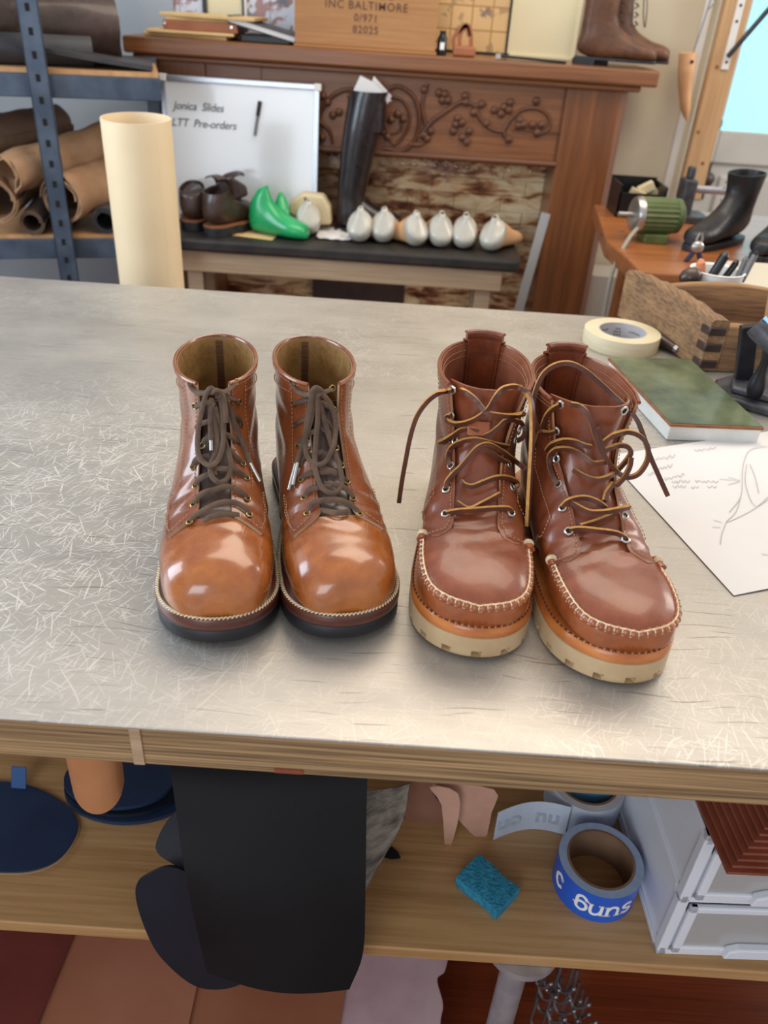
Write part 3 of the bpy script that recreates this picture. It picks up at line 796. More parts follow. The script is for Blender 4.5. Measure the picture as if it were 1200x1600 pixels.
S1 = [z8(s) for s in [
 [(95, 1390, .001), (160, 1330), (270, 1265, .005), (400, 1215, .006), (520, 1220, .005), (610, 1270), (650, 1325, .001)],
 [(225, 1390, .0), (300, 1345, .002), (400, 1330, .003), (500, 1325, .002), (560, 1330, .0)],
 [(130, 1230, .001), (190, 1150), (270, 1110, .005), (370, 1090, .005)],
 [(290, 1110, .003), (400, 1070, .005), (500, 1080, .005), (590, 1130), (635, 1175, .001)],
 [(150, 1060, .001), (185, 1000), (260, 960, .005), (350, 940, .005)],
 [(320, 900, .004), (440, 905, .005), (540, 930, .004), (625, 985, .001)],
 [(120, 890, .001), (155, 820), (200, 800, .004), (280, 780, .004)],
 [(400, 690, .003), (470, 740, .005), (530, 800, .004), (592, 850, .001)],
 [(215, 670, .001), (250, 625, .004), (330, 610, .005)],
 [(430, 580, .003), (500, 620, .004), (605, 665, .001)],
 [(160, 515, .001), (220, 480, .004), (300, 460, .004)],
 [(420, 360, .003), (500, 400, .004), (550, 440), (580, 488, .001)],
 [(140, 330, .001), (180, 310, .003), (260, 290, .005), (330, 300, .005)],
 [(410, 230, .004), (480, 245, .005), (530, 265), (560, 292, .001)],
 [(95, 115, .001), (120, 160), (170, 195, .005), (240, 200, .007), (330, 185, .008), (420, 190, .007), (480, 150, .004), (530, 100, .001)]]]
B1 = [z8(s) for s in [
 [(335, 190), (290, 155), (250, 210), (215, 340), (180, 520), (168, 680), (195, 810), (285, 875), (360, 820), (400, 700), (412, 560), (405, 400), (385, 270), (345, 200)],
 [(345, 205, .008), (400, 230, .010), (425, 330, .012), (435, 480, .012)],
 [(300, 250, .006), (300, 330, .006), (320, 430, .006), (345, 560, .006), (350, 700, .006), (320, 800, .007), (290, 870, .007), (300, 970, .007), (370, 1030, .007), (450, 985, .007), (480, 880, .007), (460, 760, .006), (420, 640, .005), (370, 470, .005), (330, 330, .006)],
 [(400, 215, .006), (450, 310, .006), (500, 450, .006), (570, 620, .006), (630, 770, .006), (660, 850, .006)],
 [(320, 290, .006), (295, 350, .007), (290, 480, .007), (295, 650, .007)],
 [(300, 205, .010), (335, 175, .011), (370, 190, .011), (375, 225, .010), (330, 235, .010)]]]
G1 = [z8([(660, 850, .006), (748, 1020, .006)]), z8([(295, 645, .008), (298, 735, .008)])]
E2 = z2([(112, 308), (118, 412), (127, 515), (142, 612), (150, 705), (158, 780), (172, 868), (187, 945), (312, 335), (318, 440), (312, 547), (358, 712), (414, 872), (445, 947), (330, 625), (385, 790)])
S2 = [z2(s) for s in [
 [(187, 945, .001), (210, 905), (255, 885, .005), (340, 882, .006), (400, 905, .004), (445, 945, .001)],
 [(245, 925, .0), (330, 945, .002), (395, 935, .0)],
 [(172, 868, .001), (200, 830), (245, 820, .005), (310, 812, .005)],
 [(270, 800, .004), (340, 810, .005), (390, 835), (414, 870, .001)],
 [(158, 780, .001), (190, 755), (240, 748, .005), (300, 745, .005)],
 [(240, 720, .004), (320, 745, .005), (385, 790, .001)],
 [(150, 705, .001), (175, 670), (220, 660, .005), (270, 640, .005)],
 [(270, 650, .004), (320, 670, .004), (358, 712, .001)],
 [(142, 612, .001), (170, 575), (230, 540, .005)],
 [(250, 520, .004), (300, 560, .004), (330, 625, .001)],
 [(127, 515, .001), (150, 495), (200, 480, .005)],
 [(245, 470, .004), (285, 505, .004), (312, 547, .001)],
 [(118, 412, .001), (150, 400), (210, 385, .005)],
 [(240, 400, .004), (290, 420, .004), (318, 440, .001)],
 [(112, 308, .001), (135, 340), (175, 362, .006), (225, 365, .008), (275, 352, .006), (312, 335, .001)]]]
B2 = [z2(s) for s in [
 [(225, 345, .008), (275, 375, .010), (310, 430, .010), (328, 510, .009), (318, 610, .009), (280, 690, .008), (230, 705, .008), (185, 660, .009), (180, 560, .010), (195, 450, .011), (215, 350, .010)],
 [(240, 345, .010), (240, 480, .010), (228, 620, .009), (228, 730, .008), (260, 820, .008), (320, 848, .008), (358, 800, .007), (345, 710, .007), (310, 620, .006), (275, 500, .007), (245, 400, .008)],
 [(220, 345, .011), (205, 430, .011), (185, 540, .010), (160, 630, .008), (135, 705, .006)],
 [(225, 360, .009), (210, 470, .009), (175, 600, .007), (145, 680, .006), (140, 705, .006)],
 [(205, 350, .010), (230, 330, .012), (260, 350, .012), (235, 372, .011)]]]
G2 = [z2([(132, 705, .006), (97, 832, .006)]), z2([(142, 700, .006), (118, 808, .006)])]
TZ = 0.9
derby((-.178, .768, TZ), radians(9.5), 'glossy tan plain-toe derby boot with brown bow-tied laces, at the left end of the row', 1, 1.0, E1, S1, B1, G1)
derby((-.094, .780, TZ), radians(15), 'glossy tan plain-toe derby boot standing second from the left, beside the moc-toe boots', -1, 3.7, E2, S2, B2, G2)

# ---------------------------------------------------------------- pair B : moc-toe boots with rawhide laces
def moc(loc, yaw, label, side, seed, splay, eyes, laces, tab, gapw, cxa=.006):
    root = thing('moc_toe_boot', loc, label, 'boot', rz=yaw)
    sh = BootShape(B_ROWS, cxa, side, splay, gapw, seed=seed)
    qs = [(0, 5.6), (.02, 5.3), (.05, 5.15), (.11, 5.0), (.17, 5.05), (.22, 5.45), (.28, 6.2), (.4, 6.9), (1, 7.2)]
    vamp, q, G, NN, T = boot_common('B', root, sh, B_ROWS, qs, ('moc_side', 'moc_leather', 'moc_lining'), (.62, 5.35), 14.6, .008)
    # apron: sits on top of the vamp
    NP = 80; aa = np.linspace(-1, 1, NP)
    def seam(a):
        s_ = abs(a); sg = 1 if a > 0 else -1
        ph = 1.10*sin(pi/2*min(1.0, (s_/.52)))**0.95; u = 1.0+4.35*max(0.0, s_)**1.25
        return u, sg*ph*(1.0-0.06*max(0, s_-.6))
    # apron grid between left and right seam
    M_ = 29; US = np.linspace(0, 1, 40); G3 = np.zeros((40, M_, 3)); N3_ = np.zeros_like(G3)
    for i, q_ in enumerate(US):
        s_ = q_**1.0
        u, ph = seam(max(s_, 1e-4)); lat = np.linspace(-1, 1, M_)
        G3[i] = sh.pos(np.full(M_, u), lat*ph, 0.0012); N3_[i] = sh.last_n
    link('apron', MB().shell(G3, 0.0016, nrm=N3_), 'moc_leather', root, world=False, angle=80)
    cu = [seam(a) for a in aa]; U = np.array([c[0] for c in cu]); Ph = np.array([c[1] for c in cu])
    # densify, even length
    Pd = sh.pos(U, Ph, 0.0016); seg = np.linalg.norm(Pd[1:]-Pd[:-1], axis=1); cum = np.concatenate([[0], np.cumsum(seg)]); Lt = cum[-1]
    q_ = np.linspace(0, Lt, 420); U = np.interp(q_, cum, U); Ph = np.interp(q_, cum, Ph)
    Pc = sh.pos(U, Ph, 0.0012); Nc = sh.last_n.copy()
    tg = np.gradient(Pc, axis=0); tg /= np.linalg.norm(tg, axis=1, keepdims=True); bn = np.cross(Nc, tg)
    # outward side of the seam (away from apron centre)
    cen = np.mean(G3.reshape(-1, 3), 0); sgn = np.sign(np.sum(bn*(Pc-cen), 1, keepdims=True)); bn = bn*sgn
    rid = MB(); R = []
    for i in range(420):
        pk = 0.5+0.5*cos(2*pi*q_[i]/0.0062); r_ = 0.0020+0.0009*pk
        c = Vector(Pc[i]+bn[i]*0.0014); a = Vector(Nc[i]); b = Vector(bn[i])
        R.append([c+a*(sin(2*pi*k/10)*r_)+b*(cos(2*pi*k/10)*(r_+.0012)) for k in range(10)])
    link('moc_seam', rid.rings(R), 'moc_side', root, world=False, angle=80)
    st = MB(); P1 = Pc-bn*0.0010+Nc*0.0016
    st.tube([tuple(p) for p in P1[::3]], 0.00065, 6)
    i = 4
    step = 0.0062/(Lt/420)
    x = step/2
    while x < 415:
        j = int(x); st.tube([Pc[j]-bn[j]*.0008+Nc[j]*.0014, Pc[j]+bn[j]*.0014+Nc[j]*.0024, Pc[j]+bn[j]*.0040+Nc[j]*.0004], .00050, 5); 
        j2 = min(419, int(x+step*.75)); st.tube([Pc[j]+bn[j]*.0041+Nc[j]*.0004, (Pc[j]+bn[j]*.0041+Pc[j2]+bn[j2]*.0041)/2+Nc[j]*.0012, Pc[j2]+bn[j2]*.0041+Nc[j2]*.0004], .0006, 5)
        x += step
    link('moc_stitching', st, 'thread_cream', root, world=False)
    # wrapped tab at each end of the seam
    for e in (6, 413):
        c = Vector(Pc[e]+bn[e]*.001+Nc[e]*.0012); t = Vector(tg[e])*(1 if e > 200 else -1)
        tb = link('seam_tab', MB().tube([c-t*.006, c, c+t*.006, c+t*.008], lambda s_: .0042*(1-.25*s_), 10, flat=.75), 'moc_side', root, world=False)
        wr = MB()
        for k in (0.001, 0.0032): wr.lathe([(.0043, -.0004), (.0050, 0), (.0043, .0004)], c=c+t*k, M=frame((0, 0, 0), t.orthogonal(), t.cross(t.orthogonal())).to_3x3(), n=14)
        link('tab_thread', wr, 'thread_cream', tb, world=False)
    # soles
    o0, _ = plan_outline(sh, B_ROWS, 0.0032); o1, _ = plan_outline(sh, B_ROWS, 0.0046); ow, _ = plan_outline(sh, B_ROWS, 0.0022)
    sp = lambda O, z: [(p[0], p[1], z+ZSPRING(p)*.7) for p in O]
    link('midsole', MB().rings([sp(o0, .0195), sp(o1, .0205), sp(o1, .0270), sp(o0, .0290), sp(ow, .0305)]), 'midsole_orange', root, world=False, angle=50)
    ob, _ = plan_outline(sh, B_ROWS, 0.0040)
    # notched wedge sole: the lowest band steps in and out
    cnt = len(ob); low = []; low2 = []
    for i in range(cnt):
        nt = (i % 6) == 0
        a = ob[i]; b = o1[i]; k_ = 0.55 if nt else 1.0; c_ = np.array([0.0, -0.14])
        inn = c_+(a-c_)*0.94
        low.append(tuple(inn) if nt else tuple(b)); low2.append(tuple(b))
    link('outsole', MB().rings([sp(ob, .0), sp(low, .0008), sp(low, .0042), sp(o1, .0062), sp(o1, .0190), sp(o0, .0200)]), 'crepe_cream', root, world=False, angle=35)
    st = MB(); idx = [i for i in range(cnt) if -ow[i][1] > 0.10]
    brk = max(range(len(idx)), key=lambda i: (idx[i]-idx[i-1]) % cnt); idx = idx[brk:]+idx[:brk]
    om, _ = plan_outline(sh, B_ROWS, 0.0027)
    P = [(om[i][0], om[i][1], .0298+ZSPRING(om[i])*.7) for i in idx]; stitches(st, P, [(0, 0, 1)]*len(P), .0032, .0022, .00065)
    link('welt_stitching', st, 'thread_dark', root, world=False)
    # upper stitching
    st = MB()
    for sd in (1, -1):
        for dphi in (.07,):
            us = np.linspace(5.7, 14.6, 36); P, n_ = surf_line(sh, [(u, sd*(float(sh.gapphi(u))+dphi)) for u in us], .0032, 2); stitches(st, P, n_, .0022, .0015, .00032)
        us = np.linspace(7.0, 14.6, 30); P, n_ = surf_line(sh, [(u, sd*(float(sh.gapphi(u))+.50)) for u in us]+[], .0032, 2); stitches(st, P, n_, .0022, .0015, .00032)
        P, n_ = surf_line(sh, [(7.0, sd*(float(sh.gapphi(7.0))+.50)), (6.5, sd*1.22), (6.6, sd*1.4)], .0032, 8); stitches(st, P, n_, .0022, .0015, .00032)
        P, n_ = surf_line(sh, [(5.6, sd*(float(sh.gapphi(5.6))+.08)), (5.25, sd*(float(sh.gapphi(5.6))+.2)), (5.15, sd*.95), (5.3, sd*1.07)], .0032, 8); stitches(st, P, n_, .0022, .0015, .00032)
    for uu_ in (14.72, 14.45):
        P, n_ = surf_line(sh, [(uu_, p) for p in np.linspace(.8, 2*pi-.8, 60)], .0030, 2); stitches(st, P, n_, .0022, .0015, .00032)
        P, n_ = surf_line(sh, [(uu_, p) for p in np.linspace(.8, 2*pi-.8, 60)], -.0014, 2); stitches(st, P, -n_, .0022, .0015, .00032)
    link('upper_stitching', st, 'thread_tan', root, world=False)
    # pull loop folded over the back of the collar
    lats = np.linspace(-.44, .44, 9); prof = [(12.2, -.0030, 0), (13.5, -.0034, 0), (14.6, -.0038, 0), (15, -.0042, .004), (15, -.003, .0105), (15, .0005, .0135), (15, .0042, .011), (15, .0052, .004), (14.6, .0048, 0), (13.6, .0042, 0)]
    prof = catmull(prof, 4); GL = np.zeros((len(prof), 9, 3))
    for i, (u, of, dz) in enumerate(prof):
        GL[i] = sh.pos(np.full(9, u), pi+lats, of)+np.array([0, 0, dz])
    lp = link('pull_loop', MB().shell(GL, 0.0018), 'moc_leather', root, world=False, angle=60)
    st = MB()
    for la in (-.36, .36):
        P, n_ = surf_line(sh, [(u, pi+la) for u in np.linspace(12.3, 14.7, 20)], -.0042, 2); stitches(st, P, -n_, .0024, .0014, .0004)
    P, n_ = surf_line(sh, [(14.6, pi+l_) for l_ in np.linspace(-.36, .36, 12)], -.0046, 2); stitches(st, P, -n_, .0024, .0014, .0004)
    link('loop_stitching', st, 'thread_dark', lp, world=False)
    hit = Hit(sh, root)
    for e in eyes:
        P, n_ = hit(e[0], e[1], 0.0004, 8)
        if P is None: continue
        mb = MB(); hl = MB(); eyelet(mb, None, P, n_, 0.0032, 0.0010, hl)
        eo = link('eyelet', mb, 'nickel', root)
        link('eyelet_hole', hl, 'hole_black', eo)
    lc = MB()
    for s_ in laces:
        sc = 1.0
        pts = lacepath(hit, s_, 0.0035)
        hang = len(s_) == 18; m_ = len(pts)-1
        lc.strap(pts, 0.0040, 0.0032, mside=1, ups=[Vector((max(0, (i/m_-.5)*3) if hang else .05, -1, .05)) for i in range(m_+1)])
    link('rawhide_lace', lc, ['rawhide_face', 'rawhide_edge'], root)
    if tab:
        P, n_ = hit(tab[0], tab[1], .003, 12)
        if P is not None:
            M = frame(P, (1, 0, 0), (0, .6, .8)); mb = MB().box((0, 0, 0), (.020, .013, .0025)); xf(mb, lambda v: M @ v)
            link('tongue_keeper', mb, 'moc_side', root, bevel=.001)
    return root
E3 = z4([(405, 175), (395, 415), (425, 650), (385, 885), (340, 1105), (335, 1335), (1030, 560), (990, 650), (935, 870), (965, 1090), (955, 1325)])
L3 = [z4(s) for s in [
 [(345, 1330, .001), (450, 1310), (620, 1298, .004), (800, 1285, .004), (920, 1285), (962, 1315, .001)],
 [(440, 1230, .001), (560, 1290, .001), (700, 1230, .001), (850, 1150, .001)],
 [(480, 1030, .002), (520, 1065), (590, 1078, .004), (680, 1045, .004), (800, 1000, .005), (900, 995, .005), (980, 1020, .005), (1015, 1060, .004), (985, 1095, .001)],
 [(345, 1100, .001), (350, 1040), (400, 970), (480, 895, .005), (560, 800, .006), (640, 715, .007), (720, 685, .009), (800, 710, .009), (900, 775, .009), (1000, 850, .009), (1090, 920, .010)],
 [(385, 885, .001), (360, 820, .004), (375, 740), (430, 685, .005), (520, 650, .006), (620, 640, .007), (720, 660, .006), (830, 690, .004), (920, 705, .002)],
 [(275, 665, .006), (340, 640, .007), (410, 600, .007), (490, 550, .006), (590, 545, .005), (650, 560, .004)],
 [(650, 730, .003), (740, 745, .004), (850, 820, .003), (930, 860, .001)],
 [(398, 410, .001), (350, 425, .005), (360, 465, .007), (430, 495, .008), (540, 480, .008), (650, 430, .010), (740, 350, .012), (800, 250, .013), (860, 175, .014), (940, 145, .014), (1020, 150, .012, .646), (1100, 205, 0, .64), (1140, 300, 0, .63), (1150, 450, 0, .62), (1148, 650, 0, .61), (1135, 900, 0, .60), (1118, 1200, 0, .595), (1105, 1450, 0, .59)],
 [(405, 182, .001), (340, 185, .006), (260, 210, 0, .642), (160, 290, 0, .64), (70, 420, 0, .638), (10, 600, 0, .636), (-40, 850, 0, .634), (-75, 1050, 0, .633), (-100, 1230, 0, .632)],
 [(480, 175, .003), (540, 205, .006), (610, 260, .008), (660, 320, .009), (720, 385, .010), (800, 408, .012), (920, 420, .012), (1000, 415, .010), (1075, 398, 0, .632)],
 [(700, 605, .004), (760, 580, .005), (840, 520, .006), (900, 465, .006), (980, 455, .006), (1050, 490, .006), (1080, 560, .005), (1060, 620, .004), (1005, 655, .001)]]]
E4 = z5([(235, 430), (205, 645), (205, 870), (220, 1075), (255, 1268), (305, 1460), (758, 480), (770, 1527), (765, 1330)])
L4 = [z5(s) for s in [
 [(310, 1450, .001), (400, 1440), (550, 1455, .004), (690, 1475, .004), (775, 1515, .001)],
 [(400, 1420, .001), (520, 1385, .001), (640, 1340, .001), (700, 1300, .001)],
 [(250, 1262, .001), (300, 1215, .004), (380, 1190, .005), (460, 1190, .005), (540, 1220, .004), (610, 1270, .003)],
 [(330, 1225, .003), (400, 1270, .005), (490, 1305, .006), (620, 1300, .008), (720, 1280, .010), (800, 1262, .012)],
 [(215, 1080, .001), (175, 1010, .004), (148, 920, .005), (150, 845, .006), (200, 795, .006), (290, 790, .006), (370, 815, .006), (440, 860, .006), (500, 905, .006), (560, 905, .006), (610, 895, .006)],
 [(125, 800, .004), (170, 750, .006), (260, 722, .007), (350, 730, .007), (430, 760, .007), (490, 775, .006)],
 [(345, 960, .003), (430, 1010, .005), (530, 1040, .006), (620, 1020, .008), (700, 965, .011), (770, 890, .013), (812, 820, .013), (780, 770, .013), (710, 762, .012), (640, 785, .011), (590, 810, .010)],
 [(205, 648, .001), (140, 660, .004), (80, 640, 0, .652), (35, 570, 0, .65), (15, 450, 0, .65), (35, 320, 0, .652), (95, 185, 0, .655), (190, 110, 0, .655), (310, 92, 0, .652), (430, 145, 0, .65), (540, 235, 0, .648), (660, 345, 0, .645), (770, 445, 0, .640)],
 [(820, 490, 0, .64), (875, 580, 0, .635), (920, 700, 0, .63), (970, 850, 0, .625), (1040, 1010, 0, .622), (1112, 1170, 0, .62)],
 [(235, 432, .001), (180, 460, .004), (130, 510, .005), (95, 590, .005), (65, 680, 0, .662), (30, 800, 0, .668), (10, 870, 0, .672)],
 [(320, 425, .003), (390, 440, .006), (450, 490, .008), (490, 570, .009), (520, 680, .010), (560, 780, .011), (620, 880, .011), (690, 970, .012), (780, 1020, .013), (870, 995, .014), (935, 910, .014), (955, 820, .014), (930, 730, .014), (860, 670, .013), (770, 652, .012), (670, 680, .012), (590, 735, .011)],
 [(540, 620, .009), (560, 720, .010), (600, 830, .011)],
 [(690, 1090, .006), (750, 1030, .010), (800, 940, .012), (815, 860, .012)],
 [(600, 1215, .003), (620, 1140, .004), (670, 1070, .006)]]]
moc((.089, .782, TZ), radians(-3.2), 'reddish-brown moc-toe boot with rawhide laces, nearer the derby boots', 1, 5.1, (.002, .010), E3, L3, (748, 670), [(0, .019), (7, .019), (9, .020), (12, .023), (15, .028)])
moc((.167, .762, TZ), radians(4.2), 'reddish-brown moc-toe boot at the right end of the row, lace trailing towards the sketch', 1, 6.3, (.004, .012), E4, L4, None, [(0, .019), (7, .020), (9, .022), (12, .026), (15, .031)], .010)

# ================================================================ work table
tb = thing('work_table', (0, .9, 0), 'large workbench with scratched zinc top and thick plywood edge, carrying the four boots', 'table')
link('tabletop', MB().bb((-1.25, .394, .857), (1.15, 1.388, .8975)), 'plywood_edge', tb, smooth=False, bevel=.0015)
link('metal_sheet', MB().bb((-1.252, .391, .8975), (1.152, 1.390, .9)), 'zinc_sheet', tb, smooth=False, bevel=.0008)
link('lower_shelf', MB().bb((-1.2, .494, .431), (1.1, 1.33, .45)), 'shelf_ply', tb, smooth=False, bevel=.0015)
j = Yp(214, 1165, .3935)
link('edge_joint', MB().bb((j.x-.004, .3925, .858), (j.x+.004, .3945, .897)), 'apron_pine', tb, smooth=False)
j = Yp(452, 1196, .3935)
link('edge_chip', MB().bb((j.x-.011, .3925, .859), (j.x+.010, .3945, .863)), 'pleat_rust', tb, smooth=False)
for x in (-1.1, 1.0):
    for y in (.55, 1.27):
        link('leg', MB().cyl((x, y, 0), (x, y, .857), .017), 'galvanized', tb)
q = Yp(805, 1512, .525); PX = q.x
pg = MB().cyl((PX, .527, 0), (PX, .527, .418), .0165, n=32).lathe([(.0165, .385), (.0195, .386), (.0195, .392), (.0172, .394), (.0172, .398), (.0198, .400), (.0198, .408), (.0215, .410)], c=(PX, .527, 0), n=32)
lg = link('leg', pg, 'galvanized', tb)
link('flange', MB().lathe([(.021, .408), (.024, .416), (.045, .420), (.045, .4305)], c=(PX, .527, 0), n=36), 'galvanized', lg)
link('brace', MB().strap([(PX-.045, .60, .430), (PX+.055, .66, .30), (PX+.16, .73, .12), (PX+.2, .76, 0.0)], .045, .02, ups=[(0, -1, .4)]*4), 'shelf_ply', tb, smooth=False)

# hanging hooks on a rail behind the pipe leg
HP = [(835, 1520), (850, 1530), (862, 1545), (838, 1560), (855, 1575), (870, 1528), (884, 1548), (893, 1568), (875, 1590), (905, 1590), (830, 1592), (848, 1600), (842, 1540), (866, 1562), (880, 1578), (858, 1590), (890, 1552), (898, 1580)]
hk = None
for i, (px, py) in enumerate(HP):
    p = Yp(px, py, .565+.008*(i % 4)); s_ = .030
    lean = random.uniform(-.5, .5)
    pts = catmull([(p.x, p.y, .431 if i < 6 else p.z+.06), (p.x+.002*lean, p.y-.002, p.z+.02), (p.x, p.y, p.z), (p.x+.006, p.y-.008, p.z-.014), (p.x+.013, p.y-.016, p.z-.004), (p.x+.018+.01*lean, p.y-.020, p.z+.014)], 5)
    o = link('steel_hook', MB().tube(pts, .0022, 7).ball(pts[-1], .0034, 5), 'wire_grey')
    tag(o, 'bent grey steel hook in the tangled cluster hanging beside the pipe leg', 'hook', 'steel hooks by the pipe leg')

# ---------------------------------------------------------------- things on the zinc top
p = Z0 = Zp(965, 553, .9); c = Zp(966, 533, .9); c = Vector((.364, 1.252, .9))
t = thing('masking_tape', c, 'cream masking tape roll lying flat on the zinc top in front of the wooden trough', 'tape roll')
link('tape_winding', MB().lathe([(.0385, 0), (.0600, 0), (.0605, .001), (.0605, .023), (.0600, .024), (.0385, .024)], c=c, n=64, closed=True, cap0=False, cap1=False), 'masking_tape', t)
co = link('cardboard_core', MB().lathe([(.0365, .0003), (.0385, .0003), (.0385, .0242), (.0365, .0242)], c=c, n=64, closed=True, cap0=False, cap1=False), 'core_grey', t)
# printed marks inside the core
for a0, n_, hh in ((90, 3, .004), (90, 3, .009), (90, 2, .014), (45, 5, .012), (130, 4, .013)):
    mk = MB()
    for q in range(n_):
        a = radians(a0+(q-n_/2)*7); mk.box(c+Vector((cos(a)*.0363, sin(a)*.0363, hh)), (.0004, .0030, .0026), rot=a)
    link('core_print', mk, 'pen_grey', co)

ge = [Zp(950, 558, .9245), Zp(1078, 560, .9245), Zp(1195, 668, .9245), Zp(1048, 662, .9245)]
t = thing('green_covered_slab', (.39, 1.0, .9), 'white slab with mottled green cover and rusty rim, lying left of the trough', 'slab')
def quad(zb, zt, inset=0.0):
    cc = sum(ge, Vector())/4
    P = [g+(cc-g).normalized()*inset for g in ge]
    P = [P[3], P[2], P[1], P[0]]
    return [Vector((g.x, g.y, zb)) for g in P]+[Vector((g.x, g.y, zt)) for g in P]
link('slab_body', MB().hexa(quad(.9002, .9200, .003)), 'slab_white', t, smooth=False, bevel=.0015)
link('rusty_rim', MB().hexa(quad(.9200, .9240)), 'rust_edge', t, smooth=False, bevel=.0008)
link('green_cover', MB().hexa(quad(.9240, .9248, .0022)), 'green_cover', t, smooth=False)

# sketch sheets
def sheet(name, corners, z, mat_, label, cat, wob=0.0012, n=16, thick=.0004, parent=None, group=None):
    P = [Vector(c_) for c_ in corners]; G = np.zeros((n, n, 3))
    for i in range(n):
        for j_ in range(n):
            a, b = i/(n-1), j_/(n-1)
            q = P[0]*(1-a)*(1-b)+P[1]*a*(1-b)+P[2]*a*b+P[3]*(1-a)*b
            G[i, j_] = (q.x, q.y, z+wob*(.5+.5*sin(3*a+1.3)*sin(2.6*b+.4))*(4*a*(1-a)+.2))
    o = link(name, MB().shell(G, thick, nrm=np.tile(np.array([0, 0, 1.0]), (n, n, 1))), mat_, parent)
    if label: tag(o, label, cat, group)
    return o, G
c1, c2, c3_, c4 = Zp(947, 714, .9), Zp(1250, 668, .9), Zp(1290, 905, .9), Zp(1146, 932, .9)
t0, _ = sheet('paper_sheet', [Zp(990, 718, .9), Zp(1260, 668, .9), Zp(1300, 895, .9), Zp(1165, 926, .9)], .9005, 'paper_white', 'white paper mostly hidden underneath the pencil sketch sheet', 'paper', .0002)
sk = thing('sketch_sheet', (c1+c3_)/2, 'white sheet with faint pencil boot sketch and handwritten notes, at the right edge', 'paper')
sheet('sheet', [c1, c2, c3_, c4], .9013, 'paper_white', None, None, .0012, parent=sk)
def stroke(mb, pts, y=None, z=.9032, r=.0004):
    P = [Zp(a, b, z) for a, b in pts]; mb.tube(catmull([tuple(q) for q in P], 4), r, 4, flat=.3, up=(0, 0, 1))
dm = MB()
for S_ in ([(1140, 800), (1158, 775), (1160, 740), (1163, 720), (1172, 703), (1195, 697), (1215, 700)], [(1167, 725), (1165, 755), (1180, 790), (1205, 772)], [(1158, 775), (1150, 800), (1135, 816), (1170, 800), (1200, 780)], [(1135, 816), (1128, 835), (1126, 850)], [(1115, 812), (1128, 816)], [(1114, 823), (1126, 824)], [(1125, 748), (1156, 751)], [(1138, 745), (1156, 751), (1138, 757)], [(1190, 865), (1205, 867)], [(1172, 725), (1180, 745), (1186, 770)]): stroke(dm, S_)
link('pencil_drawing', dm, 'pencil', sk)
wm = MB(); rr = random.Random(3)
def scribble(mb, x0, y0, x1, y1, n, h=5, z=.9032, r=.00035, f=None):
    pts = []
    for i in range(n+1):
        a = i/n; pts.append((x0+(x1-x0)*a+rr.uniform(-1, 1), y0+(y1-y0)*a+(h if i % 2 else -h)*rr.uniform(.2, .7)))
    if f is None: stroke(mb, pts, z=z, r=r)
    else: mb.tube(catmull([tuple(f(*q)) for q in pts], 4), r, 4)
for a in ((1085, 703, 1118, 700, 8), (1020, 718, 1055, 712, 8), (1026, 733, 1050, 727, 8), (1012, 740, 1028, 737, 5), (1038, 748, 1070, 741, 9), (1050, 752, 1078, 752, 8), (1086, 751, 1122, 753, 10), (1052, 759, 1072, 760, 6), (1080, 761, 1092, 761, 4), (1105, 760, 1120, 761, 4)): 
    wm = MB(); scribble(wm, *a, h=4); link('handwriting', wm, 'pencil', sk)

# awl
a0, a1, a2 = Vector((.4265, 1.252, .912)), Vector((.4440, 1.222, .911)), Vector((.4585, 1.197, .9065))
t = thing('awl', (.44, 1.23, .9), 'small wooden-handled awl lying between masking tape and trough', 'awl')
link('handle', MB().tube([a0, a0.lerp(a1, .3), a0.lerp(a1, .6), a1], lambda s: .011*(1-.45*s), 14), 'dark_brown_leather', t)
link('ferrule', MB().cyl(a1, a1.lerp(a2, .22), .0062, .0052), 'steel', t); link('blade', MB().cyl(a1.lerp(a2, .2), a2, .0016, .0007, n=8), 'steel', t)

# weathered wooden trough
t = thing('wooden_trough', (.6, 1.25, .9), 'weathered open wooden trough with chunky finger joints, standing at the table corner on the right', 'trough')
nb, nf = Vector((.476, 1.165, 0)), Vector((.408, 1.385, 0))      # left end board: near / far
dv = (nf-nb).normalized(); rv = Vector((.998, .06, 0)); Lf = (nf-nb).length
def tp(a, b, z): return Vector((nb.x, nb.y, 0))+dv*a+rv*b+Vector((0, 0, z))
TW = .34
# end board with a dipping top, as a tall thick plank
G = []
for k_, a in enumerate(np.linspace(-.008, Lf+.012, 16)):
    zt = .980+.002*(a/Lf)+.006*sin(pi*min(max(a/Lf, 0), 1))+.0015*sin(k_*2.1)
    ring = []
    for (b, z) in ((-.014, .902), (.012, .902), (.013, zt-.003), (.009, zt+.001), (-.010, zt+.001), (-.015, zt-.004)): ring.append(tp(a, b, z))
    G.append(ring)
link('end_board', MB().rings(G), 'trough_end', t, angle=50)
for (bb_, lab) in ((0.004, 'n'), (Lf-.012, 'f')):
    G = []
    for b in np.linspace(.014, TW, 14):
        s_ = b/TW; zt = (.970+.002*sin(b*60)) if lab == 'n' else (.957+.018*sin(pi*min(1, s_*1.1+.03)))
        G.append([tp(bb_-.011, b, .902), tp(bb_+.011, b, .902), tp(bb_+.011, b, zt-.002), tp(bb_+.008, b, zt), tp(bb_-.008, b, zt), tp(bb_-.011, b, zt-.003)])
    link('side_board', MB().rings(G), 'trough_wood', t, angle=50)
link('bottom_board', MB().hexa([tp(0, 0, .902), tp(0, TW, .902), tp(Lf, TW, .902), tp(Lf, 0, .902), tp(0, 0, .914), tp(0, TW, .914), tp(Lf, TW, .914), tp(Lf, 0, .914)]), 'trough_wood', t, smooth=False)
fj = MB()
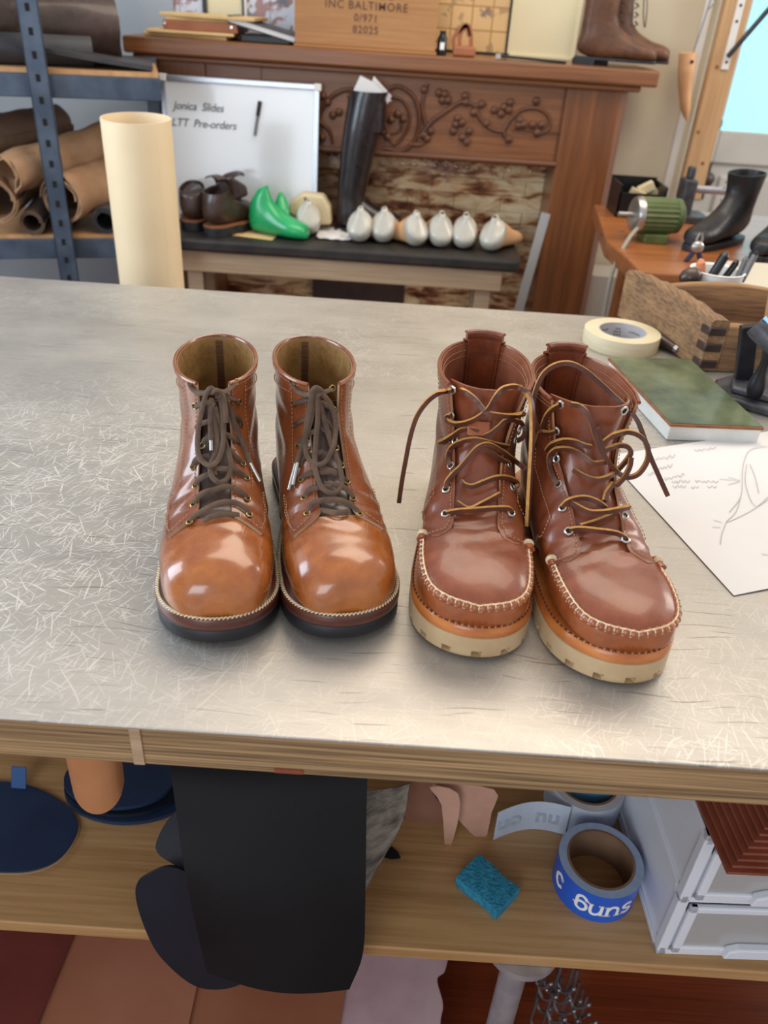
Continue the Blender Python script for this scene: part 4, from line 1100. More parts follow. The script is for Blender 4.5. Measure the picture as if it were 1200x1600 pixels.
for z0 in (.906, .932, .957): fj.hexa([tp(-.0105, -.0165, z0), tp(-.0105, .010, z0), tp(.012, .010, z0), tp(.012, -.0165, z0), tp(-.0105, -.0165, z0+.013), tp(-.0105, .010, z0+.013), tp(.012, .010, z0+.013), tp(.012, -.0165, z0+.013)])
link('finger_joint', fj, 'dark_brown_leather', t, bevel=.002)
# pale upright stick leaning in the trough
w0, w1 = Vector((.600, 1.245, .9145)), Vector((.601, 1.290, 1.05))
o = link('wooden_strip', MB().strap([w0, w0.lerp(w1, .5), w1], .03, .008, ups=[(0, -1, .3)]*3), 'stud_pine', smooth=False, bevel=.001); tag(o, 'pale wooden strip standing inside the trough at the right edge', 'strip')

# black iron press / clamp at the right edge
t = thing('iron_clamp', (.55, 1.05, .9), 'black iron hand clamp with blue-taped handle, heavy base beside the green slab', 'clamp')
b0 = Vector((.532, 1.058, .9))
Mr = Matrix.Rotation(radians(-28), 4, 'Z'); Mr.translation = b0
mb = MB()
out = [(-.065, -.05), (.07, -.062), (.085, .04), (.02, .075), (-.05, .06), (-.075, .01)]
mb.prism(out, .012, Mr); M2 = Mr.copy(); M2.translation = b0+Vector((.006, .004, .012)); mb.prism([(x*.78, y*.78) for x, y in out], .010, M2)
link('base', mb, 'iron_grey', t, bevel=.003)
link('post', MB().strap([Yp(1160, 600, 1.085), Yp(1165, 560, 1.08), Yp(1171, 508, 1.075)], .024, .012, ups=[(0, -1, 0)]*3), 'iron_black', t, bevel=.002)
link('arm', MB().tube(catmull([tuple(Yp(1178, 618, 1.035)), tuple(Yp(1186, 590, 1.03)), tuple(Yp(1200, 556, 1.02)), tuple(Yp(1212, 540, 1.015))], 6), lambda s: .009+.003*sin(s*9), 14), 'iron_black', t)
h0, h1 = Yp(1180, 508, 1.03), Yp(1240, 566, 1.0)
hd = link('handle', MB().tube([h0, h0.lerp(h1, .1), h0.lerp(h1, .5), h1], lambda s: .0135+.002*sin(pi*s), 16), 'iron_grey', t)
up_ = Vector((.25, -.25, 1)).normalized()
link('blue_tape', MB().strap([h0.lerp(h1, a)+up_*.0150 for a in (0.05, .3, .6, .95)], .011, .0012, ups=[up_]*4), 'tape_lightblue', hd, smooth=False)

# small dark things at the far corner of the table
p = Zp(1072, 430, .99)
o = link('dark_knob_handle', MB().lathe([(.008, 0), (.014, .006), (.017, .016), (.016, .026), (.010, .034), (.003, .037)], M=Matrix.Rotation(radians(75), 3, 'Y'), c=Yp(1063, 436, 1.43)), 'dark_brown_leather')
tag(o, 'dark rounded wooden tool handle behind the trough end board', 'tool')

# ---------------------------------------------------------------- things on the lower shelf
SZ = .45
p = Zp(940, 1440, SZ); rc = Vector((.287, .590, SZ))
def tape_roll(name, c, R, r, h, mo, ms, mc, label):
    t = thing(name, c, label, 'tape roll')
    w_ = MB().lathe([(R, 0.0), (R, h)], c=c, n=72, cap0=False, cap1=False).lathe([(R, h), (r+.002, h), (r+.002, 0), (R, 0)], c=c, n=72, cap0=False, cap1=False, mi=1)
    wd = link('tape_winding', w_, [mo, ms], t)
    link('cardboard_core', MB().lathe([(r-.001, .0004), (r+.002, .0004), (r+.002, h+.0003), (r-.001, h+.0003)], c=c, n=72, closed=True, cap0=False, cap1=False), mc, t)
    return t, wd
t, wd = tape_roll('blue_tape_roll', rc, .0500, .0385, .049, 'tape_blue', 'tape_side', 'core_brown', 'roll of bright blue tape with white printed letters, on the lower shelf')
def wrap(v, a0, R, zc):
    a = a0+v.x/R; rr_ = R+.0002+abs(v.z); return Vector((rc.x+cos(a)*rr_, rc.y+sin(a)*rr_, SZ+zc+v.y))
# upside-down slab letters, as strokes in an upright frame (x, y in letter heights)
GL_ = {'g': ([[(.02, .40), (.10, .16), (.32, .06), (.54, .16), (.62, .40), (.54, .62), (.32, .72), (.10, .62), (.02, .40)], [(.06, .40), (.04, .80), (.10, 1.06), (.30, 1.18), (.50, 1.06), (.58, .92)]], [(-.16, .16, .34, .16), (.48, .72, .86, .16)], .76),
      'u': ([[(.08, .86), (.08, .36), (.18, .12), (.38, .08), (.58, .22), (.64, .40)], [(.66, .86), (.66, .10)]], [(-.12, .20, .80, .14), (.46, .74, .80, .14), (.60, .86, .02, .14)], .92),
      'n': ([[(.08, .84), (.08, .08)], [(.10, .56), (.22, .78), (.42, .84), (.60, .72), (.66, .50), (.66, .08)]], [(-.12, .14, .76, .14), (-.12, .28, .02, .14), (.48, .86, .02, .14)], .92),
      's': ([[(.58, .74), (.34, .86), (.10, .74), (.10, .58), (.34, .46), (.58, .34), (.58, .18), (.34, .06), (.06, .18)]], [(.50, .66, .60, .28), (-.02, .14, .04, .26)], .74),
      'c': ([[(.56, .74), (.34, .88), (.10, .70), (.04, .44), (.14, .20), (.36, .08), (.58, .20)]], [(.48, .66, .62, .24)], .8)}
def letter_strip(word, h, a0, zc, parent):
    x = 0
    for ch in word:
        st_, se_, adv = GL_[ch]; mb = MB()
        for L in st_: mb.strap([wrap(Vector((x+px_*h, py_*h, 0)), a0, .0500, zc) for px_, py_ in catmull(L, 4)], h*.17, .0006, ups=[wrap(Vector((x+px_*h, py_*h, .01)), a0, .0500, zc)-wrap(Vector((x+px_*h, py_*h, 0)), a0, .0500, zc) for px_, py_ in catmull(L, 4)])
        for (xa, xb, y_, hh) in se_:
            G = [[tuple(wrap(Vector((x+(xa+(xb-xa)*i/4)*h, (y_+hh*j_)*h, .0003)), a0, .0500, zc)) for j_ in range(2)] for i in range(5)]
            mb.shell(G, .0002, nrm=np.tile(np.array([0, 0, 1e-9]), (5, 2, 1)))
        link('lettering', mb, 'letter_white', parent); x += adv*h
letter_strip('guns', .0215, radians(-130), .0125, wd)
letter_strip('c', .024, radians(-172), .014, wd)
rc2 = Vector((.292, .707, SZ))
t, wd2 = tape_roll('pale_tape_roll', rc2, .050, .0385, .048, 'tape_pale', 'core_grey', 'core_brown', 'pale grey-white tape roll standing behind the blue roll')
# loose strip peeled from it
pa, pb = Vector((.168, .640, SZ)), Vector((.262, .655, SZ))
G = np.zeros((24, 8, 3))
for i in range(24):
    a = i/23; q = pa.lerp(pb, a)+Vector((0, .012*sin(a*pi), 0))
    for j_ in range(8): b = j_/7; G[i, j_] = (q.x, q.y+.004*b, SZ+.001+.050*b)
sp_ = link('peeled_strip', MB().shell(G, .0006), 'tape_pale', wd2)
def on_strip(v, x0):
    x = x0+v.x; a = min(1, max(0, (x-pa.x)/(pb.x-pa.x))); yb = pa.y+(pb.y-pa.y)*a+.012*sin(a*pi); return Vector((x, yb+.004*(.5+v.y/.05)-.0012, SZ+.026+v.y))
tm = text_mesh('uo', .032, .0002, .0010); xf(tm, lambda v: on_strip(v, .186)); link('faint_lettering', tm, 'tape_ghost', wd2, smooth=False)
tm = text_mesh('nu', .032, .0002, .0010); xf(tm, lambda v: on_strip(v, .236)); link('faint_lettering', tm, 'tape_ghost', wd2, smooth=False)
o = link('blue_plastic_card', MB().box((.300, .70, SZ+.028), (.05, .012, .045), rot=Matrix.Rotation(radians(-30), 3, 'Y')), 'tape_lightblue', smooth=False, bevel=.001); tag(o, 'light blue plastic card tucked inside the pale tape roll', 'card')
# sponge
sc_ = Vector((.154, .5705, SZ)); Mx = Matrix.Rotation(radians(-42), 4, 'Z'); Mx.translation = sc_
mb = MB(); n = 14; G = np.zeros((n, 12, 3))
R = []
for i in range(20):
    a = i/19; x = -.031+.062*a; w_ = .0215+.0012*sin(a*7)
    R.append([Mx @ Vector((x, y*w_, z)) for y, z in ((-1, .001), (-.3, 0), (.4, .0), (1, .001), (1.02, .009), (1.0, .0175), (.5, .0195), (0, .0185), (-.5, .0197), (-1, .0175), (-1.02, .009))])
o = link('sponge', mb.rings(R), 'sponge_blue'); tag(o, 'small blue-green rectangular sponge lying on the lower shelf', 'sponge')

# white plastic drawer tower
DX0, DY0 = .343, .507
t = thing('drawer_tower', (DX0+.14, DY0+.12, SZ), 'white plastic drawer tower with clear drawer fronts, at the right end of lower shelf', 'drawers')
Mt = Matrix.Rotation(radians(2), 4, 'Z'); Mt.translation = (DX0, DY0, SZ)
fr = MB()
def bbm(mb, a, b): 
    n0 = len(mb.v); mb.bb(a, b)
    for i in range(n0, len(mb.v)): mb.v[i] = tuple(Mt @ Vector(mb.v[i]))
Wt, Dt, Ht = .30, .25, .215
bbm(fr, (0, 0, 0), (.012, .012, Ht)); bbm(fr, (0, Dt-.014, 0), (.012, Dt, Ht)); bbm(fr, (.001, 0, Ht-.014), (.010, Dt, Ht)); bbm(fr, (.001, 0, 0), (.010, Dt, .014)); bbm(fr, (.001, 0, .1), (.010, Dt, .114))
bbm(fr, (.004, .01, .01), (.007, Dt-.01, Ht-.01))
bbm(fr, (Wt-.012, 0, 0), (Wt, Dt, Ht)); bbm(fr, (0, 0, 0), (Wt, Dt, .008)); bbm(fr, (0, 0, Ht-.008), (Wt, Dt, Ht)); bbm(fr, (0, 0, .102), (Wt, .02, .110)); bbm(fr, (0, Dt-.006, 0), (Wt, Dt, Ht))
link('frame', fr, 'drawer_white', t, smooth=False, bevel=.003)
for z0 in (.010, .112):
    d = MB(); bbm(d, (.014, -.004, z0), (.286, .003, z0+.012)); bbm(d, (.014, -.004, z0+.078), (.286, .003, z0+.088)); bbm(d, (.014, -.004, z0), (.024, .003, z0+.088)); bbm(d, (.276, -.004, z0), (.286, .003, z0+.088))
    bbm(d, (.014, .003, z0), (.018, .22, z0+.07)); bbm(d, (.282, .003, z0), (.286, .22, z0+.07)); bbm(d, (.014, .003, z0), (.286, .22, z0+.004))
    dd = link('drawer', d, 'drawer_white', t, smooth=False, bevel=.002)
    d = MB(); bbm(d, (.023, -.001, z0+.011), (.277, .001, z0+.079)); link('clear_front', d, 'drawer_clear', dd, smooth=False)
    d = MB(); hp = [(-.035, 0), (.035, 0), (.032, .013), (.020, .018), (-.020, .018), (-.032, .013)]
    Mh = Mt @ Matrix.Translation((.105, -.001, z0+.003)) @ Matrix.Rotation(radians(90), 4, 'X'); d.prism(hp, .010, Mh); link('handle', d, 'drawer_white', dd, smooth=False, bevel=.002)

# rust pleated leather sample block resting on the tower
t = thing('pleated_leather_stack', (.5, .53, SZ+Ht), 'stack of rust-brown leather pieces fanned in stepped layers on the drawer tower', 'leather stack')
k0, k1 = Zp(1135, 1366, SZ+Ht+.002), Zp(1086, 1255, SZ+Ht+.002)
for i in range(12):
    z = SZ+Ht+.0015+i*.0046; e_ = Vector((.0052*i, .0040*i, 0)); a_ = k0+e_; b_ = k1+Vector((.0056*i, 0, 0)); R_ = Vector((.16, .004, 0))
    v4 = [Vector((q.x, q.y, z)) for q in (a_, k0+R_+Vector((0, .0040*i, 0)), Vector((k0.x+.16, k1.y+.03, 0)), Vector((b_.x, k1.y+.03, 0)))]
    o = link('leather_piece', MB().hexa(v4+[q+Vector((0, 0, .0036)) for q in v4]), 'pleat_rust', t, smooth=False, bevel=.0007)

# ---- leather pieces on and over the lower shelf
def slabshape(name, pts, thick, mat_, label, cat, n=8, world_normal=None, rim=None, parent=None, group=None):
    """closed outline of world points -> thin slab (fan fill) with rounded outline"""
    C_ = catmull([tuple(p_) for p_ in pts], n, closed=True); P = [Vector(q) for q in C_]
    cen = sum(P, Vector())/len(P); nrm = Vector()
    for i in range(len(P)): nrm += (P[i]-cen).cross(P[(i+1) % len(P)]-cen)
    nrm.normalize(); rings = []
    if nrm.z < 0: P = P[::-1]; nrm = -nrm
    mb = MB(); K = 6; top = []
    for k_ in range(K+1): s_ = k_/K; top.append([P[i].lerp(cen, s_*.98) for i in range(len(P))])
    bot = [[q-nrm*thick for q in r_] for r_ in top][::-1]
    mb.rings(bot+top, mi=0)
    o = link(name, mb, [mat_], parent, angle=60)
    if label: tag(o, label, cat, group)
    return o
zz = SZ+.004
slabshape('leather_cutout', [Zp(-60, 1235, zz), Zp(20, 1222, zz), Zp(85, 1245, zz), Zp(121, 1285, zz), Zp(98, 1335, zz), Zp(50, 1359, zz), Zp(-20, 1361, zz), Zp(-80, 1358, zz)], .004, 'navy_bright', 'rounded navy blue leather panel with tan edge, at the left of the lower shelf', 'leather')
slabshape('leather_backing', [Zp(-60, 1235, SZ+.0015)]+[Zp(a, b, SZ+.0012) for a, b in ((20, 1222), (88, 1247), (125, 1288), (101, 1338), (52, 1363), (-20, 1365), (-80, 1362))], .0012, 'sole_edge_tan', 'thin tan backing sheet under the rounded navy panel on the shelf', 'leather')
o = link('blue_tape_tab', MB().box(Zp(26, 1205, SZ+.03), (.020, .002, .034), rot=Matrix.Rotation(radians(-25), 3, 'X')), 'ribbon_blue', smooth=False, bevel=.001); tag(o, 'small blue tape tab standing behind the navy panel at far left', 'tape')
o.location.z -= .015-.0
# bowl-like navy pieces behind
for i, (rx, zz_) in enumerate(((.074, .001), (.068, .009), (.062, .017))):
    c_ = Zp(200, 1245, SZ)+Vector((-.006*i, .012, 0)); 
    slabshape('leather_disc', [c_+Vector((rx*cos(a)*1.15, rx*sin(a)*.75, zz_+.006)) for a in np.linspace(0, 2*pi, 13)[:-1]], .006, 'navy_bright' if i != 1 else 'navy_leather', ['navy oval leather piece, lowest of the stack behind the tan roll', 'navy oval leather piece in the middle of the stack behind the tan roll', 'navy oval leather piece, topmost of the stack behind the tan roll'][i], 'leather', group=None)
# tan roll jutting out
q0, q1 = Vector((-.312, .62, .520)), Vector((-.318, .98, .70))
mb = MB(); ax = (q1-q0).normalized(); a = Vector((1, 0, 0)); b = ax.cross(a).normalized()
R = []
for r0 in (.034, .0325):
    seg = [[q+(a*cos(t_)+b*sin(t_))*r0 for t_ in np.linspace(0, 2*pi, 41)[:-1]] for q in (q0, q0.lerp(q1, .3), q1)]
    R.append(seg)
mb.rings(R[0]+R[1][::-1], closed=True)
# roll hanging vertically under the top instead: tongue shape
G = np.zeros((20, 24, 3)); cx_, cy_ = -.309, .61
for i in range(20):
    s_ = i/19
    for j_ in range(24):
        b_ = -1+2*j_/23; wdt = .0345*(1-.10*s_); zt = .852-.330*s_-(s_**6)*(-.034*(1-sqrt(max(0, 1-b_*b_))))*1.0
        G[i, j_] = (cx_+b_*wdt-.006*s_, cy_-.022*sqrt(max(0, 1-b_*b_)), zt-.0)
o = link('leather_strap_piece', MB().shell(G, .003), 'tan_roll'); tag(o, 'tan rounded leather piece hanging down from beneath the table edge, left side', 'leather')

# big black sheet hanging over the front of the shelf
def drape(name, edgeL, edgeR, mat_, label, cat, bulge=.02, thick=.002, n=28, m=18, group=None):
    L = [Vector(v) for v in catmull([tuple(q) for q in edgeL], 8)]; Rr = [Vector(v) for v in catmull([tuple(q) for q in edgeR], 8)]
    f = lambda A, s_: A[min(len(A)-1, int(s_*(len(A)-1)))].lerp(A[min(len(A)-1, int(s_*(len(A)-1))+1)], s_*(len(A)-1)-int(s_*(len(A)-1)))
    G = np.zeros((n, m, 3))
    for i in range(n):
        for j_ in range(m):
            s_, b_ = i/(n-1), j_/(m-1); q = f(L, s_).lerp(f(Rr, s_), b_); q = q+Vector((0, -bulge*sin(pi*b_)*(.4+.6*s_), -.010*0*sin(pi*b_)*s_)); G[i, j_] = q
    o = link(name, MB().shell(G, thick), mat_); tag(o, label, cat, group); return o
drape('black_leather_sheet', [Yp(256, 1150, .56), Yp(270, 1230, .518), Yp(290, 1370, .468), Yp(323, 1519, .450)], [Yp(577, 1170, .56), Yp(573, 1250, .525), Yp(571, 1400, .480), Yp(567, 1490, .462), Yp(546, 1546, .448)],
      'sheet_black', 'large matte black leather sheet hanging over the front of the lower shelf', 'leather', .012)
slabshape('navy_leather_piece', [Yp(a, b, .489) for a, b in ((213, 1385), (235, 1362), (275, 1352), (330, 1385), (400, 1450), (385, 1528), (315, 1540), (255, 1495), (225, 1440))], .003, 'navy_leather', 'dark navy leather piece with pale cut edge hanging below the shelf, left of black sheet', 'leather')
slabshape('navy_leather_piece', [Yp(a, b, .4925+.05*(1360-b)/95) for a, b in ((243, 1322), (275, 1268), (330, 1262), (350, 1330), (310, 1362), (270, 1350))], .003, 'navy_dark', 'near-black angular leather flap above the navy piece, left of black sheet', 'leather')
drape('mottled_hide', [Zp(540, 1235, SZ+.14), Zp(548, 1300, SZ+.10), Zp(560, 1400, SZ+.012)], [Zp(640, 1225, SZ+.12), Zp(626, 1290, SZ+.08), Zp(574, 1384, SZ+.010)], 'fur_hide', 'mottled grey-brown hair hide rolled behind the black sheet', 'hide', .01)
o = slabshape('leather_scrap', [Zp(598, 1338, SZ+.003), Zp(612, 1322, SZ+.003), Zp(626, 1340, SZ+.003)], .002, 'navy_dark', 'tiny black triangular leather scrap on the shelf near the sponge', 'scrap', n=2)
def flap(pts, y, mat_, label, tilt=.0, n=3):
    return slabshape('leather_scrap', [Yp(a, b, y+tilt*(b-1230)/100) for a, b in pts], .0015, mat_, label, 'scrap', n=n)
flap([(630, 1228), (628, 1262), (645, 1295), (680, 1315), (700, 1310), (690, 1225)], .66, 'suede_brown', 'rounded brown suede scrap standing behind the pink pieces')
flap([(672, 1230), (690, 1260), (697, 1333), (714, 1290), (716, 1240)], .63, 'suede_pink', 'narrow pale pink pointed leather scrap, left of the wide pink one')
flap([(676, 1226), (772, 1234), (768, 1270), (755, 1313), (720, 1285)], .645, 'suede_pink', 'wide pinkish leather scrap with pointed tip under the table edge')

# big hides stacked low under the table
def hide(pts, z, mat_, label, n=6, wob=.004):
    C_ = catmull([tuple(Zp(a, b, z)) for a, b in pts], n, closed=True) if n > 1 else [tuple(Zp(a, b, z)) for a, b in pts]
    P = [Vector(q) for q in C_]; cen = sum(P, Vector())/len(P); mb = MB(); K = 8
    if sum(((P[i]-cen).cross(P[(i+1) % len(P)]-cen)).z for i in range(len(P))) < 0: P = P[::-1]
    top = []
    for k_ in range(K+1):
        r_ = [p_.lerp(cen, k_/K*.99) for p_ in P]; top.append([q+Vector((0, 0, wob*(.5+.5*sin(q.x*13+q.y*9)))) for q in r_])
    bot = [[q-Vector((0, 0, .0025)) for q in r_] for r_ in top][::-1]
    o = link('leather_hide', mb.rings(bot+top), mat_, angle=60); tag(o, label, 'hide'); return o
def edge_pts(L, k=6):
    out = []
    for i in range(len(L)):
        a, b = L[i], L[(i+1) % len(L)]
        for j_ in range(k): out.append((a[0]+(b[0]-a[0])*j_/k, a[1]+(b[1]-a[1])*j_/k))
    return out
hide(edge_pts([(-150, 1400), (140, 1400), (30, 1670), (-150, 1670)]), .092, 'hide_maroon', 'dark maroon leather hide lying under the shelf at the far left', 1, .001)
hide(edge_pts([(60, 1380), (420, 1400), (310, 1530), (280, 1670), (10, 1670)]), .086, 'hide_tan', 'glossy pinkish-tan leather hide between the maroon and orange-brown ones', 1, .001)
hide(edge_pts([(300, 1400), (560, 1420), (520, 1670), (270, 1670)]), .080, 'hide_orange', 'orange-brown leather hide below the hanging black sheet', 1, .001)
hide([(480, 1420), (690, 1440), (697, 1510), (683, 1530), (692, 1570), (688, 1600), (690, 1680), (500, 1690)], .075, 'hide_pink', 'pale pink mottled leather hide with wavy edge, beside the wood floor', 6, .001)
pl = thing('storage_platform', (-.3, .85, 0), 'low wooden platform carrying the stacked leather hides under the table', 'platform')
link('platform_board', MB().bb((-.95, .50, .05), (.12, 1.2, .0715)), 'oak_dark', pl, smooth=False, bevel=.002)
for x in (-.9, .05):
    link('runner', MB().bb((x, .52, 0), (x+.05, 1.18, .05)), 'oak_dark', pl, smooth=False)

# ================================================================ background : fireplace
FY = 2.60
fp = thing('fireplace_mantel', (-.06, FY+.1, 0), 'carved oak fireplace mantel with mottled glazed tile hearth, against the cream wall', 'fireplace')
ML, MR = -.822, .690
link('mantel_shelf', MB().bb((ML, FY-.035, 1.188), (MR, WY-.002, 1.230)).bb((ML+.02, FY-.02, 1.172), (MR-.04, WY-.002, 1.188)), 'oak', fp, smooth=False, bevel=.006)
# right pilaster with canted edge
def pil(x0, x1, cant, name='pilaster'):
    out = [(x0, WY-.003), (x0, FY), (x1-.0 if cant < 0 else x1-cant, FY), (x1, FY+max(cant, .001)), (x1, WY-.003)]
    M = Matrix.Identity(4); return link(name, MB().prism(out, 1.172, M), 'oak_vertical', fp, smooth=False, bevel=.003)
pil(.445, .625, .022); pil(-.775, -.60, .002)
link('plinth', MB().bb((.438, FY-.012, 0), (.640, WY-.004, .12)), 'oak_dark', fp, smooth=False, bevel=.004)
link('frieze', MB().bb((-.60, FY+.006, .965), (.445, WY-.004, 1.172)), 'oak', fp, smooth=False, bevel=.002)
link('frieze_bead', MB().tube([(-.60, FY+.004, .965), (.445, FY+.004, .965)], .009, 10), 'oak_dark', fp)
for a, b in (((.437, FY+.0045, .96), (.441, FY+.0065, 1.170)), ((.445, FY-.0008, 1.052), (.30, FY+.0052, 1.0535)), ((-.44, FY+.004, 1.13), (-.437, FY+.0065, 1.17))): link('panel_seam', MB().bb(a, b), 'oak_dark', fp, smooth=False)
# carving : scrolling vine with three-lobed berries, traced at its real place on the frieze
def F(px, py): q = Yp(px, py, FY+.004); return q
vine = MB()
for L in ([(500, 175), (520, 150), (545, 140), (575, 150), (600, 190), (615, 225), (635, 205), (640, 180), (630, 158), (610, 150)],
          [(600, 232), (630, 235), (650, 215), (655, 180), (645, 150), (620, 135), (595, 150), (588, 180), (595, 200), (615, 208), (628, 200), (625, 188)],
          [(655, 215), (675, 190), (695, 175), (720, 160), (740, 165), (750, 185), (765, 200), (785, 205), (795, 190), (815, 172), (840, 170), (857, 182), (858, 200), (845, 210)],
          [(665, 195), (660, 170), (662, 150), (668, 130)], [(740, 165), (750, 165), (760, 162)], [(785, 205), (790, 215), (795, 220)], [(725, 160), (728, 150)],
          [(500, 190), (515, 205), (520, 225)], [(640, 225), (660, 225), (668, 205)]):
    P = catmull([tuple(F(a, b)) for a, b in L], 6); vine.tube(P, lambda t: .0075*(1-.35*t), 8)
link('carved_vine', vine, 'oak_dark', fp)
bn_ = 0
for (a, b) in ((686, 145), (695, 147), (691, 157), (663, 140), (662, 212), (673, 205), (667, 217), (715, 185), (712, 195), (722, 192), (727, 150), (728, 160), (733, 205), (729, 222), (722, 215), (752, 163), (772, 172), (783, 178), (797, 160), (795, 172), (787, 168), (795, 218), (838, 158), (812, 188), (818, 195), (810, 196), (832, 195), (846, 195), (839, 208), (700, 157), (740, 176), (621, 178), (630, 186), (611, 187), (505, 150), (512, 160), (530, 175), (520, 180), (504, 215), (597, 205), (605, 214), (598, 170), (548, 150), (556, 158), (708, 205), (760, 193)):
    q = F(a, b); o = link('carved_berry', MB().ball((q.x, FY+.003, q.z), .0115, 6, sc=(1, .8, 1.05)), 'oak_dark', fp); bn_ += 1
# hearth
tx0, tx1 = -.60, .445
link('tile_surround', MB().bb((tx0, WY-.09, .0), (tx1, WY-.004, .965)), 'hearth_tile', fp, smooth=False)
tl = MB()
for i in range(8):
    pass
rng = random.Random(5)
nr, ncx = 13, 26
for i in range(nr):
    z0 = .30+i*.049
    if z0 > .90: break
    w0 = .152; off = (i % 2)*w0/2
    x = tx0-off
    while x < tx1:
        a, b = max(tx0, x), min(tx1, x+w0-.0012)
        if b-a > .01: tl.bb((a, WY-.100-rng.uniform(0, .004), z0), (b, WY-.089, z0+.048))
        x += w0
link('glazed_bricks', tl, 'hearth_tile', fp, smooth=False, bevel=.0015)
em = MB()
for i in range(22):
    x = -.30+i*.034; em.ball((x, WY-.100, .938), .014, 5, sc=(1, .6, 1)); em.ball((x+.017, WY-.100, .915), .009, 4, sc=(1, .6, 1))
link('glazed_border', em, 'hearth_tile', fp)
link('firebox', MB().bb((-.30, WY-.115, 0), (.02, WY-.088, .60)), 'dark_brown_leather', fp, smooth=False)

# steel ruler leaning
a_, b_ = Yp(853, 333, 2.50), Yp(806, 500, 2.42)
o = link('steel_ruler', MB().strap([a_, a_.lerp(b_, .5), b_+(b_-a_)*.9], .028, .003, ups=[(0, -1, .3)]*3), 'steel', smooth=False); tag(o, 'long steel ruler leaning against the right side of the hearth tiles', 'ruler')

# ---------------------------------------------------------------- display bench before the hearth
BZ = .752
bx0, bx1 = -.655, .345
t = thing('display_bench', (-.2, 2.42, 0), 'low pine-framed bench with rounded black top standing before the hearth', 'bench')
out = [(-.640, 2.30), (bx1-.03, 2.30), (bx1-.008, 2.31), (bx1, 2.335), (bx1, 2.53), (bx1-.02, 2.56), (-.718, 2.56)]
link('bench_top', MB().prism(out, .035, Matrix.Translation((0, 0, BZ-.035))), 'bench_black', t, smooth=False, bevel=.008)
link('apron', MB().bb((bx0+.02, 2.315, BZ-.095), (bx1-.05, 2.335, BZ-.036)), 'apron_pine', t, smooth=False, bevel=.002)
link('apron', MB().bb((bx0+.02, 2.52, BZ-.095), (bx1-.05, 2.54, BZ-.036)), 'apron_pine', t, smooth=False, bevel=.002)
for x in (bx0+.03, .225):
    for y in (2.337, 2.48):
        link('leg', MB().bb((x, y, 0), (x+.045, y+.04, BZ-.036)), 'apron_pine', t, smooth=False, bevel=.002)
link('apron_end', MB().bb((.27, 2.336, BZ-.095), (.29, 2.52, BZ-.036)), 'apron_pine', t, smooth=False, bevel=.002)

# whiteboard leaning on the mantel
wl, wr_ = -.717, -.268
t = thing('whiteboard', (-.49, 2.54, BZ), 'aluminium-framed whiteboard with faint handwriting leaning on the mantel', 'whiteboard')
MW = Matrix.Translation((-.4925, 2.515, BZ+.001)) @ Matrix.Rotation(radians(-7), 4, 'X')
def wb(a, b, m_, name, parent=t, bev=.0015):
    mb = MB().bb(a, b); xf(mb, lambda v: MW @ v); return link(name, mb, m_, parent, smooth=False, bevel=bev)
WW, WH = .222, .387
wb((-WW, 0, 0), (WW, .010, WH), 'whiteboard', 'board', bev=0)
fr = MB().bb((-WW-.006, -.004, 0), (-WW+.008, .013, WH)).bb((WW-.008, -.004, 0), (WW+.006, .013, WH)).bb((-WW, -.004, WH-.012), (WW, .013, WH+.003)).bb((-WW, -.004, 0), (WW, .013, .012))
xf(fr, lambda v: MW @ v); link('frame', fr, 'aluminium', t, smooth=False, bevel=.002)
for sx in (-1, 1):
    cn = MB().bb((sx*WW-.010, -.006, WH-.014), (sx*WW+.010, .014, WH+.005)); xf(cn, lambda v: MW @ v); link('corner_cap', cn, 'white_paint', t, smooth=False, bevel=.002)
for body, x, z, sz in (('Jonica  Slides', -.122, .312, .030), ('LTT  Pre-orders', -.108, .268, .030)):
    tm = text_mesh(body, sz, .0001, 0, shear=.25, spacing=.95); xf(tm, lambda v: MW @ Vector((x+v.x, -.0012-v.z, z+v.y))); link('handwriting', tm, 'ink', t, smooth=False)
m0, m1 = Yp(406, 158, 2.548), Yp(398, 212, 2.54)
mk = thing('marker_pen', m1, 'slim black-capped marker stuck to the whiteboard', 'pen')
link('cap', MB().cyl(m0, m0.lerp(m1, .42), .0055), 'black_plastic', mk); link('barrel', MB().cyl(m0.lerp(m1, .42), m1, .0042), 'pen_grey', mk)

# ---------------------------------------------------------------- generic foot and last shapes (background footwear)
def foot_rings(L, hw, toe_h, back_h, top_z, shaft_len, zs0=0.0, nn=28, heel_narrow=.62):
    """closed low-detail foot/shaft surface, heel at y=0, toe at -L"""
    rows = [(L, zs0+toe_h*.45, L, zs0+toe_h*.3, hw*.10), (L*.99, zs0+toe_h*.8, L, zs0, hw*.45), (L*.93, zs0+toe_h, L*.94, zs0, hw*.85), (L*.8, zs0+toe_h*1.1, L*.8, zs0, hw), (L*.66, zs0+toe_h*1.35, L*.62, zs0, hw*.93), (L*.55, zs0+toe_h*1.75, L*.40, zs0, hw*.8), (L*.49, zs0+back_h*.75, L*.18, zs0, hw*.72), (L*.46, zs0+back_h*.9, L*.01, zs0+back_h*.22, hw*.68), (L*.45, zs0+back_h, 0, zs0+back_h*.62, hw*.66), (L*.45, top_z, L*.01, top_z, hw*shaft_len)]
    return rows
def loft(rows, k=5, n=28, cap=True, M=None, open_top=False):
    R = []
    C_ = catmull(rows, k)
    for (tf, tz, bf, bz, w_) in C_:
        ring = []
        for i in range(n):
            a = 2*pi*i/n; c = cos(a); s_ = sin(a); q = np.sign(c)*abs(c)**.85; h = .45+(.55*q if q > 0 else .45*q)
            p_ = Vector((w_*np.sign(s_)*abs(s_)**.9, -(bf+h*(tf-bf)), bz+h*(tz-bz))); ring.append(M @ p_ if M is not None else p_)
        R.append(ring)
    return R
